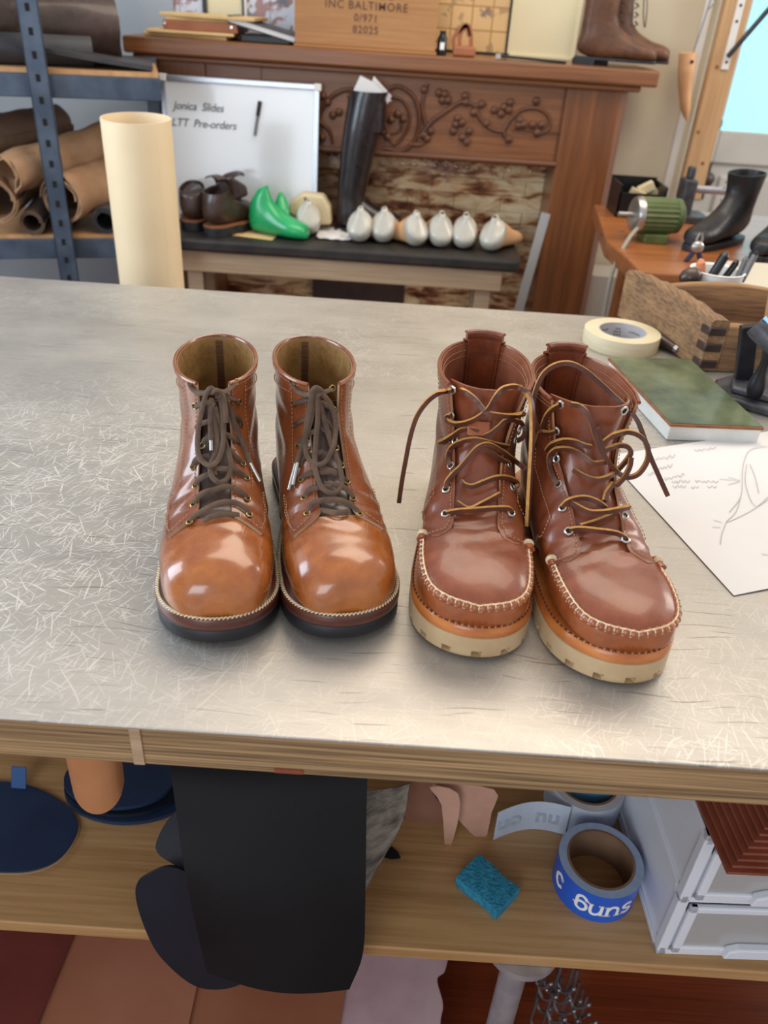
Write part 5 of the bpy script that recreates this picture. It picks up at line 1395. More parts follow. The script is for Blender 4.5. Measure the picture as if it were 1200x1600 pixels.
def placeM(c, yaw, tilt=0): return Matrix.Translation(c) @ Matrix.Rotation(yaw, 4, 'Z') @ Matrix.Rotation(tilt, 4, 'X')

# shoe lasts on the bench : heel towards the viewer
def last(c, yaw, label, L=.225, tan=True, lean=0, group='shoe lasts on the bench'):
    t = thing('shoe_last', c, label, 'shoe last', group)
    M = placeM(c, yaw, 0)
    rows = [(L, .014, L, .008, .005), (L*.985, .024, L*.99, .001, .018), (L*.9, .034, L*.9, .0, .034), (L*.75, .044, L*.74, .0, .041), (L*.58, .056, L*.52, .003, .040), (L*.44, .072, L*.30, .006, .036), (L*.36, .080, L*.12, .003, .035), (L*.31, .084, .004, .010, .036), (L*.29, .086, -.008, .028, .033), (L*.26, .090, .002, .052, .021), (L*.24, .095, .014, .076, .012), (L*.23, .100, .018, .090, .008)]
    R = loft(rows, 4, 24, M=M); cut = int(len(R)*.56)
    link('toe_half', MB().rings(R[:cut+1]), 'last_tan' if tan else 'last_white', t, angle=60)
    link('heel_half', MB().rings(R[cut:]), 'last_white', t, angle=60)
    tp_ = M @ Vector((0, -.032, .0945)); link('thimble_hole', MB().cyl(tp_, tp_+Vector((0, 0, .003)), .0050), 'hole_black', t)
    return t
LS = [((482, 372), 190, False, 'white shoe last standing beside the green plastic pieces'), ((556, 383), 165, True, 'white-heeled shoe last, first of the row, right of the crumpled cloth'), ((594, 384), 168, True, 'white-heeled shoe last, second of the row, left of the tan-sided one'),
      ((656, 390), 215, True, 'third last of the row, its broad tan toe swung to the left'), ((690, 392), 190, True, 'fourth last of the row, narrow white heel between two others'), ((723, 394), 176, True, 'fifth last of the row, white heel, second from the bench end'), ((760, 397), 150, True, 'last nearest the rounded bench end, tan toe pointing right')]
for (px, py), yw, tan_, lab in LS:
    q = Zp(px, py, BZ); last(Vector((q.x, q.y+.012, BZ)), radians(yw), lab, tan=tan_, L=.20 if px > 660 else .155)
def plainlast(c, yaw, mat_, name, label, cat, sc=1.0, tilt=0):
    L = .2*sc; rows = [(L, .02, L, .012, .006), (L*.97, .04, L*.98, .002, .026), (L*.8, .052, L*.8, .0, .042), (L*.6, .066, L*.55, 0, .040), (L*.45, .088, L*.28, 0, .034), (L*.38, .105, .01, .01, .032), (L*.34, .128, .004, .07, .024), (L*.33, .142, .03, .125, .010)]
    rows = [tuple(x*sc if i != 0 and i != 2 else x for i, x in enumerate(r)) for r in rows]
    o = link(name, MB().rings(loft(rows, 4, 24, M=placeM(c, yaw, tilt))), mat_, angle=60); tag(o, label, cat); return o
q = Zp(398, 362, BZ); plainlast(Vector((q.x-.015, q.y+.005, BZ+.002)), radians(70), 'green_plastic', 'green_shoe_form', 'taller bright green plastic shoe form beside the worn brown boots', 'shoe form', .95)
q = Zp(445, 368, BZ); plainlast(Vector((q.x, q.y-.005, BZ+.002)), radians(200), 'green_plastic', 'green_shoe_form', 'shorter bright green plastic shoe form next to the white last', 'shoe form', .78)
sheet('manila_envelope', [Zp(322, 363, BZ), Zp(425, 376, BZ), Zp(440, 362, BZ), Zp(352, 352, BZ)], BZ+.001, 'manila', 'manila card lying under the green shoe forms', 'paper', .0005)
# cream handled block
q = Yp(500, 350, 2.47)
t = thing('cream_block', (q.x, 2.47, BZ), 'cream rounded wooden block with dark mark, behind the white last', 'block')
pts = [Yp(452, 318, 2.47), Yp(470, 303, 2.47), Yp(505, 306, 2.47), Yp(516, 325, 2.47), Yp(518, 352, 2.47), Yp(480, 352, 2.47), Yp(450, 334, 2.47)]
M = Matrix.Identity(4); n0 = len(pts)
o = MB(); vs = [p_ for p_ in pts]+[p_+Vector((0, .05, 0)) for p_ in pts]
o.add(vs, [tuple(range(n0)), tuple(range(n0, 2*n0))[::-1]]+[(i, n0+i, n0+(i+1) % n0, (i+1) % n0) for i in range(n0)])
link('body', o, 'cream_block', t, smooth=False, bevel=.008); a = Yp(477, 311, 2.465); link('dark_mark', MB().box(a, (.006, .002, .010)), 'ink', t, smooth=False)
# crumpled white cloth
n = 26; G = np.zeros((n, n, 3)); ca = Zp(522, 368, BZ)
for i in range(n):
    for j_ in range(n):
        x, y = (i/(n-1)-.5)*.10, (j_/(n-1)-.5)*.14; G[i, j_] = (ca.x+x+.01*N3(x*30, y*30, 1), ca.y+.01+y, BZ+.003+.012*abs(N3(x*28, y*28, 4))+.006*abs(N3(x*70, y*70, 2)))
o = link('crumpled_cloth', MB().shell(G, .001, nrm=np.tile(np.array([0, 0, 1.0]), (n, n, 1))), 'paper_white'); tag(o, 'crumpled white cloth lying between the white last and the row', 'cloth')

# worn brown lace boots at the left of the bench
def worn_boot(c, yaw, label, flop, group=None, mat_='dark_brown_leather', L=.27, H=.105, sc=1.0, sole='rubber_black'):
    t = thing('worn_boot', c, label, 'boot', group); M = placeM(c, yaw)
    rows = [(L, .05, L, .03, .006), (L*.985, .065, L*.99, .028, .026), (L*.9, .078, L*.9, .026, .042), (L*.75, .086, L*.74, .026, .048), (L*.58, .100, L*.52, .026, .042), (L*.50, .114, L*.25, .026, .038), (L*.47, .122, .002, .045, .037), (L*.46, .13, .0, .09, .036), (L*.46, H+.03, .006, H+.015, .037)]
    R = loft(rows, 4, 28, M=M); Rin = loft([(a-.003, b, c_+.003, d, w_-.003) for a, b, c_, d, w_ in rows[6:]], 4, 28, M=M)
    link('upper', MB().rings(R+Rin[::-1], cap1=True), mat_, t, angle=60)
    o_ = [((.047*(1 if 0.2 < a < .8 else .8))*0+0, 0) for a in (0,)]
    out = []
    for i in range(40):
        a = 2*pi*i/40; f = L/2-L/2*cos(a)*1.03; w_ = .050*abs(sin(a))**.55*(.82 if f < L*.5 else 1); out.append((w_*(1 if sin(a) > 0 else -1), -f))
    Ms = M; link('sole', MB().prism([(x, y) for x, y in out][::-1], .026, Ms), sole, t, smooth=False, bevel=.002)
    link('welt', MB().prism([(x*1.01, y) for x, y in out][::-1], .004, Ms @ Matrix.Translation((0, 0, .026))), 'rust_edge', t, smooth=False)
    if flop:
        P = catmull([tuple(M @ Vector(v)) for v in ((0, -L*.44, H+.005), (.0, -L*.40, H+.040), (.0, -L*.30, H+.058), (.0, -L*.12, H+.060))], 5)
        G = np.zeros((len(P), 7, 3)); sx = M.to_3x3() @ Vector((1, 0, 0))
        for i, q_ in enumerate(P):
            for j_ in range(7): b_ = (j_-3)/3; G[i, j_] = Vector(q_)+sx*(b_*.030*(1-.3*(i/len(P))))+Vector((0, 0, -.008*b_*b_))
        link('tongue', MB().shell(G, .003), mat_, t)
    return t
q = Zp(338, 358, BZ)
worn_boot(Vector((-.553, 2.335, BZ)), radians(155), 'worn dark brown boot with folded-open tongue, beside the taller green form', True, L=.19, H=.10)
worn_boot(Vector((-.618, 2.385, BZ)), radians(178), 'worn dark brown boot half hidden behind the cream cardboard tube', False, L=.15, H=.09)
o = link('flapped_shaft', MB().rings([[Yp(a+ox, b+oy, 2.40) for a, b in ((338, 285), (360, 275), (385, 290), (388, 305), (365, 315), (345, 305))] for ox, oy in ((0, 0),)]+[[Yp(a, b, 2.46) for a, b in ((338, 285), (360, 275), (385, 290), (388, 305), (365, 315), (345, 305))]]), 'dark_brown_leather', smooth=False, bevel=.006)
tag(o, 'folded dark brown boot shaft flopped over beside the taller green form', 'leather')
o = link('leather_hook_flap', MB().strap(catmull([tuple(Yp(a, b, 2.44)) for a, b in ((345, 292), (352, 280), (362, 274), (374, 271), (382, 274))], 4), lambda s_: .030*(1-.8*s_), .004, ups=[(0, -1, .2)]*17), 'dark_brown_leather'); tag(o, 'pointed dark brown leather flap curling above the worn boots', 'leather')

# tall dark riding boot with papers inside
c = Vector((-.154, 2.515, BZ)); t = thing('tall_riding_boot', c, 'tall glossy oxblood-black riding boot with white papers in its top', 'boot'); 
def sec(cx, cy, z, rx, ry, n=28): return [Vector((cx+rx*cos(2*pi*k/n), cy+ry*sin(2*pi*k/n), z)) for k in range(n)]
R = []; prof = [(-.155, 2.455, .03, .046, .048), (-.157, 2.455, .06, .045, .048), (-.158, 2.455, .10, .042, .045), (-.156, 2.455, .13, .043, .046), (-.150, 2.458, .18, .046, .050), (-.142, 2.46, .24, .050, .054), (-.134, 2.462, .30, .052, .057), (-.124, 2.466, .36, .053, .058), (-.118, 2.468, .385, .053, .058)]
for a in catmull(prof, 4): R.append(sec(a[0]*1.015, a[1]+.055, BZ+a[2], a[3]*(1+.02*sin(a[2]*150)*(1 if a[2] < .15 else 0)), a[4]))
top = R[-1]; cen = sum(top, Vector())/len(top); R2 = [[cen.lerp(p_, .94) for p_ in top], [cen.lerp(p_, .93)-Vector((0, 0, .1)) for p_ in top]]
link('shaft', MB().rings(R+R2), 'oxblood_black', t, angle=70)
rows = [(.19, .045, .19, .03, .006), (.187, .055, .188, .018, .024), (.17, .064, .17, .016, .038), (.13, .074, .13, .016, .042), (.09, .092, .08, .016, .040), (.055, .115, .03, .016, .038), (.03, .13, .0, .02, .036)]
link('foot', MB().rings(loft([(a-.04, b, c_-.04, d, w_) for a, b, c_, d, w_ in rows], 4, 24, M=placeM(Vector((-.155, 2.513, BZ)), radians(84)))), 'oxblood_black', t, angle=70)
link('sole', MB().prism([(x*.9, y*.75+.035) for x, y in [( .045*sin(2*pi*i/24)*1, -.10-.13*cos(2*pi*i/24)) for i in range(24)]][::-1], .016, placeM(Vector((-.155, 2.513, BZ)), radians(84))), 'rubber_black', t, smooth=False)
for (pp, lab) in (([(548, 150), (563, 118), (583, 128), (612, 158), (590, 160)], 'folded white paper standing in the riding boot, left of the other'), ([(580, 132), (584, 119), (612, 150), (606, 162), (585, 158)], 'white paper with grey marks in the riding boot top, right-hand one')):
    y_ = 2.512 if 'left' in lab else 2.524; P = [Yp(a, b, y_) for a, b in pp]; low_ = [p_ for p_ in P]; n0 = len(P); mb = MB()
    mb.add(P+[p_+Vector((0, .0012, 0)) for p_ in P], [tuple(range(n0)), tuple(range(n0, 2*n0))[::-1]]+[(i, n0+i, n0+(i+1) % n0, (i+1) % n0) for i in range(n0)])
    o = link('folded_paper', mb, 'paper_white', smooth=False); tag(o, lab, 'paper')

# ---------------------------------------------------------------- things on the mantel (top z 1.230)
MZ = 1.2305
def MP(px, y=FY-.01): q = Yp(px, 80, y); return q.x
def boxthing(name, a, b, m_, label, cat, rot=None, bevel=.002, parent=None):
    c_ = [(a[i]+b[i])/2 for i in range(3)]; s_ = [abs(b[i]-a[i]) for i in range(3)]
    o = link(name, MB().box(c_, s_, rot=rot), m_, parent, smooth=False, bevel=bevel)
    if label: tag(o, label, cat)
    return o
boxthing('folder', (-.775, 2.62, MZ), (-.535, 2.80, MZ+.010), 'manila', 'manila folder at the bottom of the paper pile on the mantel', 'folder', rot=radians(-2))
boxthing('folder', (-.765, 2.60, MZ+.0105), (-.52, 2.79, MZ+.018), 'manila', 'manila folder lying second from the bottom of the mantel pile', 'folder', rot=radians(3))
t = thing('leather_folio', (-.62, 2.70, MZ+.0185), 'brown leather folio with two metal studs inside the mantel paper pile', 'folio')
boxthing('cover', (-.715, 2.61, MZ+.0185), (-.505, 2.79, MZ+.042), 'folio_leather', None, None, parent=t)
for x in (-.708, -.520): link('stud', MB().cyl((x, 2.609, MZ+.034), (x, 2.605, MZ+.034), .0035), 'nickel', t)
boxthing('envelope', (-.71, 2.62, MZ+.0425), (-.47, 2.80, MZ+.050), 'manila', 'tan envelope directly on the leather folio', 'envelope', rot=radians(2))
boxthing('envelope', (-.72, 2.61, MZ+.0505), (-.45, 2.80, MZ+.060), 'manila', 'topmost tan envelope of the mantel paper pile', 'envelope', rot=radians(-3))
t = thing('black_notebook', (-.45, 2.7, MZ+.02), 'black-covered book with white pages sloping off the paper pile', 'book')
Mr = Matrix.Rotation(radians(12), 3, 'Y')
cb = Vector((-.435, 2.69, MZ+.034))
link('pages', MB().box(cb, (.19, .16, .012), rot=Mr), 'paper_white', t, smooth=False); link('cover', MB().box(cb+Vector((.0, 0, .0078)), (.195, .165, .003), rot=Mr).box(cb-Vector((0, 0, .0078)), (.195, .165, .003), rot=Mr), 'black_plastic', t, smooth=False)
boxthing('black_case', (-.50, 2.64, MZ), (-.36, 2.79, MZ+.018), 'black_plastic', 'flat black case below the sloping notebook', 'case')
# picture frames leaning at the back
def picture(x0, x1, h, face, frame_m, label, y=2.845, fw=.007):
    t = thing('framed_picture', ((x0+x1)/2, y, MZ), label, 'picture')
    link('picture_face', MB().bb((x0+fw, y-.004, MZ+fw), (x1-fw, y-.001, MZ+h-fw)), face, t, smooth=False)
    link('frame', MB().bb((x0, y-.010, MZ), (x0+fw, y, MZ+h)).bb((x1-fw, y-.010, MZ), (x1, y, MZ+h)).bb((x0, y-.010, MZ), (x1, y, MZ+fw)).bb((x0, y-.010, MZ+h-fw), (x1, y, MZ+h)), frame_m, t, smooth=False); return t
X = lambda px: Yp(px, 40, 2.84).x
picture(X(243), X(322), .30, 'poster_art', 'black_plastic', 'framed print with small dark and red figures, left of the cream mat')
picture(X(322), X(383), .30, 'mat_cream', 'black_plastic', 'black-framed blank cream mat between two figure prints')
picture(X(383), X(462), .30, 'poster_art', 'white_paint', 'pale print with dark figure partly behind the wooden crate')
picture(X(676), X(797), .34, 'poster_boots', 'black_plastic', 'framed catalogue print of small boot drawings right of the crate')
picture(X(797), X(905), .34, 'mat_cream', 'mat_cream', 'large plain cream framed panel behind the tall brown boots')
# wooden crate with stencilled text
t = thing('wooden_crate', (-.17, 2.70, MZ), 'wooden crate with stencilled lettering in the middle of the mantel', 'crate')
cx0, cx1 = Yp(460, 65, 2.59).x, Yp(680, 80, 2.59).x
link('crate_body', MB().bb((cx0, 2.595, MZ+.006), (cx1, 2.80, MZ+.22)), 'box_pine', t, smooth=False, bevel=.003)
link('crate_base', MB().bb((cx0-.002, 2.590, MZ), (cx1+.003, 2.805, MZ+.006)), 'box_pine', t, smooth=False, bevel=.001)
for body, z, sz in (('H.S.K.&CO', .133, .030), ('INC BALTIMORE', .106, .028), ('0/971', .077, .026), ('82025', .049, .026)):
    tm = text_mesh(body, sz, .0003, .0004, spacing=1.15); xc = (cx0+cx1)/2+.0; xf(tm, lambda v: Vector((xc+v.x, 2.5948-v.z, MZ+z+v.y))); link('lettering', tm, 'oak_dark', t, smooth=False)
# small bottle
x = Yp(690, 80, 2.62).x
t = thing('black_bottle', (x, 2.62, MZ), 'tiny black bottle with white label just right of the crate', 'bottle')
link('body', MB().lathe([(.013, 0), (.014, .003), (.014, .042), (.009, .050)], c=(x, 2.62, MZ), n=24), 'black_plastic', t); link('cap', MB().cyl((x, 2.62, MZ+.050), (x, 2.62, MZ+.060), .009), 'black_plastic', t); link('bottle_label', MB().bb((x-.006, 2.6055, MZ+.014), (x+.006, 2.6062, MZ+.032)), 'letter_white', t, smooth=False)
# brown leather strap cradle
x = Yp(724, 80, 2.63).x
t = thing('leather_cradle', (x, 2.63, MZ), 'small brown leather cradle with crossing straps on the mantel', 'leather')
link('base', MB().bb((x-.030, 2.61, MZ), (x+.034, 2.66, MZ+.026)), 'folio_leather', t, smooth=False, bevel=.006)
for pts in ([(-.028, .02), (-.030, .045), (-.008, .072), (.006, .075), (.016, .055), (.020, .022)], [(-.012, .02), (-.014, .05), (.0, .074), (.012, .05)]):
    link('strap', MB().strap([tuple((x+a, 2.625, MZ+b)) for a, b in catmull(pts, 5)], .012, .003, ups=None), 'folio_leather', t)
x0, x1 = Yp(776, 88, 2.61).x, Yp(884, 94, 2.61).x
t = thing('black_sheath', ((x0+x1)/2, 2.61, MZ), 'long flat black object with silver end lying on the mantel', 'case')
link('body', MB().strap([(x0, 2.62, MZ+.008), ((x0+x1)/2, 2.62, MZ+.006), (x1, 2.62, MZ+.003)], .05, .006, ups=[(0, 0, 1)]*3), 'black_plastic', t, smooth=False); link('silver_end', MB().bb((x0-.004, 2.594, MZ+.002), (x0+.010, 2.60, MZ+.014)), 'nickel', t, smooth=False)
# tall brown boots on the mantel end, toes right
def tall_boot(c, yaw, label, H=.25):
    t = thing('tall_lace_boot', c, label, 'boot', 'old lace-up boots on the mantel'); M = placeM(c, yaw); L = .225
    rows = [(L, .036, L, .022, .005), (L*.985, .048, L*.99, .020, .020), (L*.9, .058, L*.9, .018, .034), (L*.75, .066, L*.74, .018, .038), (L*.58, .084, L*.52, .018, .034), (L*.49, .102, L*.22, .018, .032), (L*.45, .12, .002, .035, .032), (L*.44, .14, .004, .08, .031), (L*.45, .19, .004, .14, .034), (L*.47, H, -.002, H, .038)]
    link('upper', MB().rings(loft(rows, 5, 28, M=M)), 'old_boot_leather', t, angle=60)
    out = [((.033 if cos(2*pi*i/36) < .1 else .024)*np.sign(sin(2*pi*i/36))*abs(sin(2*pi*i/36))**.6, -L*(.5-.515*cos(2*pi*i/36))) for i in range(36)]
    link('sole', MB().prism(out[::-1], .008, M @ Matrix.Translation((0, 0, .012))), 'rubber_black', t, smooth=False, bevel=.002)
    link('heel', MB().prism([(x, y) for x, y in ((-.03, .0), (-.028, -.055), (.028, -.055), (.03, .0), (.015, .006), (-.015, .006))], .014, M), 'rubber_black', t, smooth=False)
    lt = MB()
    for k in range(7):
        z = .10+k*.022; f = L*(.50-.03*min(k, 2)/2)+.002
        lt.tube([M @ Vector((-.014, -f+.004, z)), M @ Vector((0, -f-.004, z+.006)), M @ Vector((.014, -f+.004, z+.012))], .0018, 6); lt.tube([M @ Vector((.014, -f+.004, z)), M @ Vector((0, -f-.005, z+.006)), M @ Vector((-.014, -f+.004, z+.012))], .0018, 6)
    lt.tube(catmull([tuple(M @ Vector(v)) for v in ((0, -.118, .21), (-.012, -.135, .15), (-.008, -.14, .10), (.006, -.13, .13), (.008, -.118, .2))], 5), .0018, 6)
    link('laces', lt, 'dark_brown_leather', t)
    return t
qx = Yp(900, 95, 2.64).x
tall_boot(Vector((qx, 2.665, MZ)), radians(82), 'old tall brown lace-up boot on the mantel end, the nearer one at left')
tall_boot(Vector((qx+.055, 2.735, MZ)), radians(80), 'old tall brown lace-up boot on the mantel end, behind the other')

# ---------------------------------------------------------------- steel rack with leather rolls at the left
t = thing('steel_rack', (-1.1, 2.3, 0), 'blue-grey steel shelving rack holding leather rolls at the left', 'rack')
RKA = radians(17); rkc = Yp(250, 117, 2.25); rl = Vector((-cos(RKA), -sin(RKA), 0)); rs = Vector((-sin(RKA), cos(RKA), 0))
def RK(a, b, z): return Vector((rkc.x, rkc.y, 0))+rl*a+rs*b+Vector((0, 0, z))
def rbox(mb, a0, a1, b0, b1, z0, z1): return mb.hexa([RK(a1, b0, z0), RK(a0, b0, z0), RK(a0, b1, z0), RK(a1, b1, z0), RK(a1, b0, z1), RK(a0, b0, z1), RK(a0, b1, z1), RK(a1, b1, z1)])
zr1 = rkc.z-.008; zr2 = Yp(100, 374, RK(.4, 0, 0).y).z-.008; print('rack', rkc, zr1, zr2)
for zt in (zr1, zr2, .35):
    link('beam', rbox(MB(), .01, 1.2, 0, .015, zt-.052, zt), 'rack_steel', t, smooth=False, bevel=.002)
    link('shelf_board', rbox(MB(), .004, 1.2, .006, .33, zt+.0005, zt+.011), 'rack_board', t, smooth=False)
    link('side_beam', rbox(MB(), 0, .014, 0, .33, zt-.052, zt), 'rack_steel', t, smooth=False, bevel=.002)
pa1 = .262
po = rbox(MB(), pa1, pa1+.046, -.030, -.026, 0, 2.0); rbox(po, pa1, pa1+.004, -.030, .0, 0, 2.0); rbox(po, pa1+.042, pa1+.046, -.030, .0, 0, 2.0)
pt = link('post', po, 'rack_steel', t, smooth=False, bevel=.001)
for i in range(15):
    z = .66+i*.048; link('slot', rbox(MB(), pa1+.018, pa1+.028, -.0306, -.0296, z, z+.016), 'hole_black', pt, smooth=False)
link('post', rbox(MB(), .0, .035, .33, .35, 0, 1.18), 'rack_steel', t, smooth=False)

def roll(name, p0, p1, r, m_, label, turns=2.2, gap=.006, thick=.004, flat=1.0, wr=.0):
    a = Vector(p0); b = Vector(p1); ax = (b-a).normalized(); u = ax.cross(Vector((0, 0, 1))).normalized(); v = u.cross(ax).normalized()
    n = int(turns*26); m = 16; G = np.zeros((n, m, 3))
    for i in range(n):
        th = 2*pi*turns*i/(n-1); rr_ = r-gap*turns*(1-i/(n-1))
        for j_ in range(m):
            s_ = j_/(m-1); q = a.lerp(b, s_); w_ = wr*N3(th*1.3, s_*5, r*90)
            G[i, j_] = q+u*(cos(th)*(rr_+w_))+v*(sin(th)*(rr_+w_)*flat)+ax*(wr*1.2*N3(th, 7, r*50) if s_ in (0, 1) else 0)
    o = link(name, MB().shell(G, thick), m_, angle=60); tag(o, label, 'roll'); return o
S1z, S2z = zr1+.012, zr2+.012
roll('leather_roll', RK(.66, .16, S1z+.082), RK(.10, .25, S1z+.082), .080, 'dark_brown_leather', 'thick dark brown leather roll on the top rack shelf', 2.4, wr=.006)
roll('leather_roll', RK(.50, .05, S1z+.036), RK(.16, .09, S1z+.034), .033, 'leather_roll_dark', 'thin black leather roll at the front of the top rack shelf', 2.2, .005, .003)
G = np.zeros((16, 10, 3))
for i in range(16):
    for j_ in range(10):
        a, b = i/15, j_/9; G[i, j_] = RK(.33-.315*a, .02+.30*b, S1z+.012+.050*(1-a)**.7*(.4+.6*sin(pi*min(1, b+.25)))*(1-a*.6))
o = link('folded_leather', MB().shell(G, .010), 'leather_roll_dark'); tag(o, 'folded black leather tapering to the right end of the top rack shelf', 'leather')
p0, p1 = Yp(48, 40, 2.14), Yp(15, 45, 2.14)
roll('leather_roll', RK(.41, -.03, S1z+.115), RK(.44, .12, S1z+.21), .045, 'old_boot_leather', 'brown leather roll end poking out at the upper left of the rack', 1.8, .006, .003)
roll('paper_roll', RK(.40, .0, S2z+.150), RK(.12, .26, S2z+.21), .046, 'kraft', 'crumpled kraft-paper-wrapped roll, topmost of the rolls on the lower rack shelf', 2.2, wr=.010)
roll('paper_roll', RK(.275, -.01, S2z+.090), RK(.08, .30, S2z+.115), .060, 'kraft', 'large open kraft roll in the middle of the lower rack shelf', 2.5, .008, .004, wr=.006)
roll('leather_roll', RK(.44, -.01, S2z+.088), RK(.40, .32, S2z+.09), .054, 'kraft', 'brown paper roll at the far left of the lower rack shelf', 2.0, wr=.006)
roll('leather_roll', RK(.36, .0, S2z+.030), RK(.34, .32, S2z+.032), .030, 'kraft_dark', 'grey-brown roll lying at the bottom left of the lower rack shelf', 2.0, .005, .003)
roll('leather_roll', RK(.285, .0, S2z+.022), RK(.27, .32, S2z+.024), .020, 'leather_roll_dark', 'dark roll under the large kraft roll', 2.0, .005, .003)
roll('leather_roll', RK(.175, .0, S2z+.034), RK(.14, .32, S2z+.036), .033, 'leather_roll_dark', 'dark grey roll beside the cream cardboard tube', 2.4, .005, .003)
roll('leather_roll', RK(.46, .08, S2z+.225), RK(.28, .3, S2z+.235), .046, 'kraft_dark', 'dull brown roll high at the left of the lower rack shelf', 2.0, wr=.004)

# cream cardboard tube standing on the floor
cx_ = -.522; r_t = .0665; zt = 1.134; cyy = 1.665
t = thing('cardboard_tube', (cx_, cyy, 0), 'tall cream paper roll standing upright behind the workbench at left', 'tube')
G = []
spiral = MB(); n = 150; GG = np.zeros((n, 2, 3))
for i in range(n):
    th = 2*pi*2.3*i/(n-1)+radians(-150); rr_ = r_t-.0016*2.3*(1-i/(n-1))
    for j_ in range(2): GG[i, j_] = (cx_+cos(th)*rr_, cyy+sin(th)*rr_, zt*j_+.001+.003*sin(th)*j_)
link('rolled_sheet', MB().shell(GG, .0012), 'card_tube', t, angle=60)

# ---------------------------------------------------------------- right side : bench, motor, tools
RZ = .88
t = thing('orange_wood_bench', (1.0, 2.1, 0), 'orange-brown wooden side bench at the right wall carrying the green motor', 'bench')
out = [tuple(Zp(a, b, RZ))[:2] for a, b in ((1000, 424), (985, 408), (948, 376))]+[(.56, 2.50), (1.7, 2.50), (1.7, 1.78)]
link('bench_top', MB().prism(out[::-1] if False else out, .04, Matrix.Translation((0, 0, RZ-.04))), 'bench_orange', t, smooth=False, bevel=.004)
for x, y in ((.64, 1.86), (.66, 2.4), (1.6, 1.86), (1.6, 2.4)): link('leg', MB().bb((x, y, 0), (x+.06, y+.06, RZ-.04)), 'bench_orange', t, smooth=False)
mc = Vector((.628, 2.09, RZ+.060)); ax_ = Vector((1, .12, 0)).normalized()
t = thing('green_motor', (mc.x, mc.y, RZ), 'green finned electric motor with silver end cap on the side bench', 'motor')
u_ = ax_.cross(Vector((0, 0, 1))); R = []
for k_ in range(44): pass
out = [((.040+(.0035 if k_ % 2 else 0))*cos(2*pi*k_/44), (.040+(.0035 if k_ % 2 else 0))*sin(2*pi*k_/44)) for k_ in range(44)]
Mm = frame(mc-ax_*.045, u_, (0, 0, 1)); 
if (Mm.to_3x3() @ Vector((0, 0, 1))).dot(ax_) < 0: Mm = frame(mc-ax_*.045, -u_, (0, 0, 1))
link('finned_body', MB().prism(out, .085, Mm), 'green_motor', t, smooth=False, bevel=.001)
link('end_cap', MB().lathe([(.030, -.018), (.040, -.014), (.044, -.006), (.044, .002)], M=Mm.to_3x3(), c=mc-ax_*.047, n=36), 'steel', t)
link('rear_cap', MB().lathe([(.042, 0), (.041, .014), (.030, .022), (.010, .024)], M=Mm.to_3x3(), c=mc+ax_*.040, n=36), 'green_motor', t)
link('foot', MB().bb((mc.x-.03, mc.y-.04, RZ), (mc.x+.03, mc.y+.04, RZ+.022)), 'green_motor', t, smooth=False, bevel=.003)
link('shaft', MB().cyl(mc-ax_*.062, mc-ax_*.10, .006), 'steel', t)
cp = catmull([(mc.x-.045, mc.y-.03, mc.z-.02), (mc.x-.085, mc.y-.09, RZ+.012), (mc.x-.115, mc.y-.13, RZ-.06), (mc.x-.115, mc.y-.14, RZ-.22), (mc.x-.125, mc.y-.14, .55)], 8)
link('power_cord', MB().tube(cp, .005, 8), 'grey_cord', t)
# dark bin with odds and ends
a = Yp(948, 362, 2.36); b = Yp(1028, 362, 2.36)
t = thing('black_bin', ((a.x+b.x)/2, 2.40, RZ), 'black open parts bin with pale pieces inside, left end of the side bench', 'bin')
x0, x1 = a.x+.01, b.x-.005
link('bin_body', MB().bb((x0, 2.34, RZ), (x1, 2.345, RZ+.065)).bb((x0, 2.34, RZ), (x0+.005, 2.47, RZ+.085)).bb((x1-.005, 2.34, RZ), (x1, 2.47, RZ+.085)).bb((x0, 2.465, RZ), (x1, 2.47, RZ+.09)).bb((x0, 2.34, RZ), (x1, 2.47, RZ+.004)), 'black_plastic', t, smooth=False)
for i, (dx, dz, an) in enumerate(((.06, .055, 20), (.085, .07, -30), (.11, .06, 40))):
    boxthing('pale_offcut', (x0+dx-.022, 2.37+.02*i, RZ+dz-.012), (x0+dx+.022, 2.395+.02*i, RZ+dz+.012), 'cream_block', ['pale offcut at the left inside the black bin', 'pale offcut in the middle of the black bin', 'pale offcut at the right inside the black bin'][i], 'offcut', rot=Matrix.Rotation(radians(an), 3, 'Y'))
o = link('thin_tool', MB().tube([Yp(940, 366, 2.16), Yp(975, 364, 2.16)], .005, 8), 'iron_grey'); tag(o, 'thin dark metal tool on the bench corner left of the motor', 'tool')
# bar clamp / vise standing near the wall
t = thing('bench_vise', (.80, 2.30, RZ), 'dark steel vise with horizontal bar standing behind the motor', 'vise')
link('jaw', MB().box((.775, 2.36, RZ+.055), (.035, .06, .11)).box((.775, 2.36, RZ+.125), (.018, .03, .03)), 'iron_grey', t, smooth=False, bevel=.005)
link('bar', MB().cyl((.775, 2.35, RZ+.085), (.93, 2.35, RZ+.085), .010), 'galvanized', t)
link('base', MB().bb((.74, 2.31, RZ), (.84, 2.41, RZ+.02)), 'iron_grey', t, smooth=False, bevel=.004)
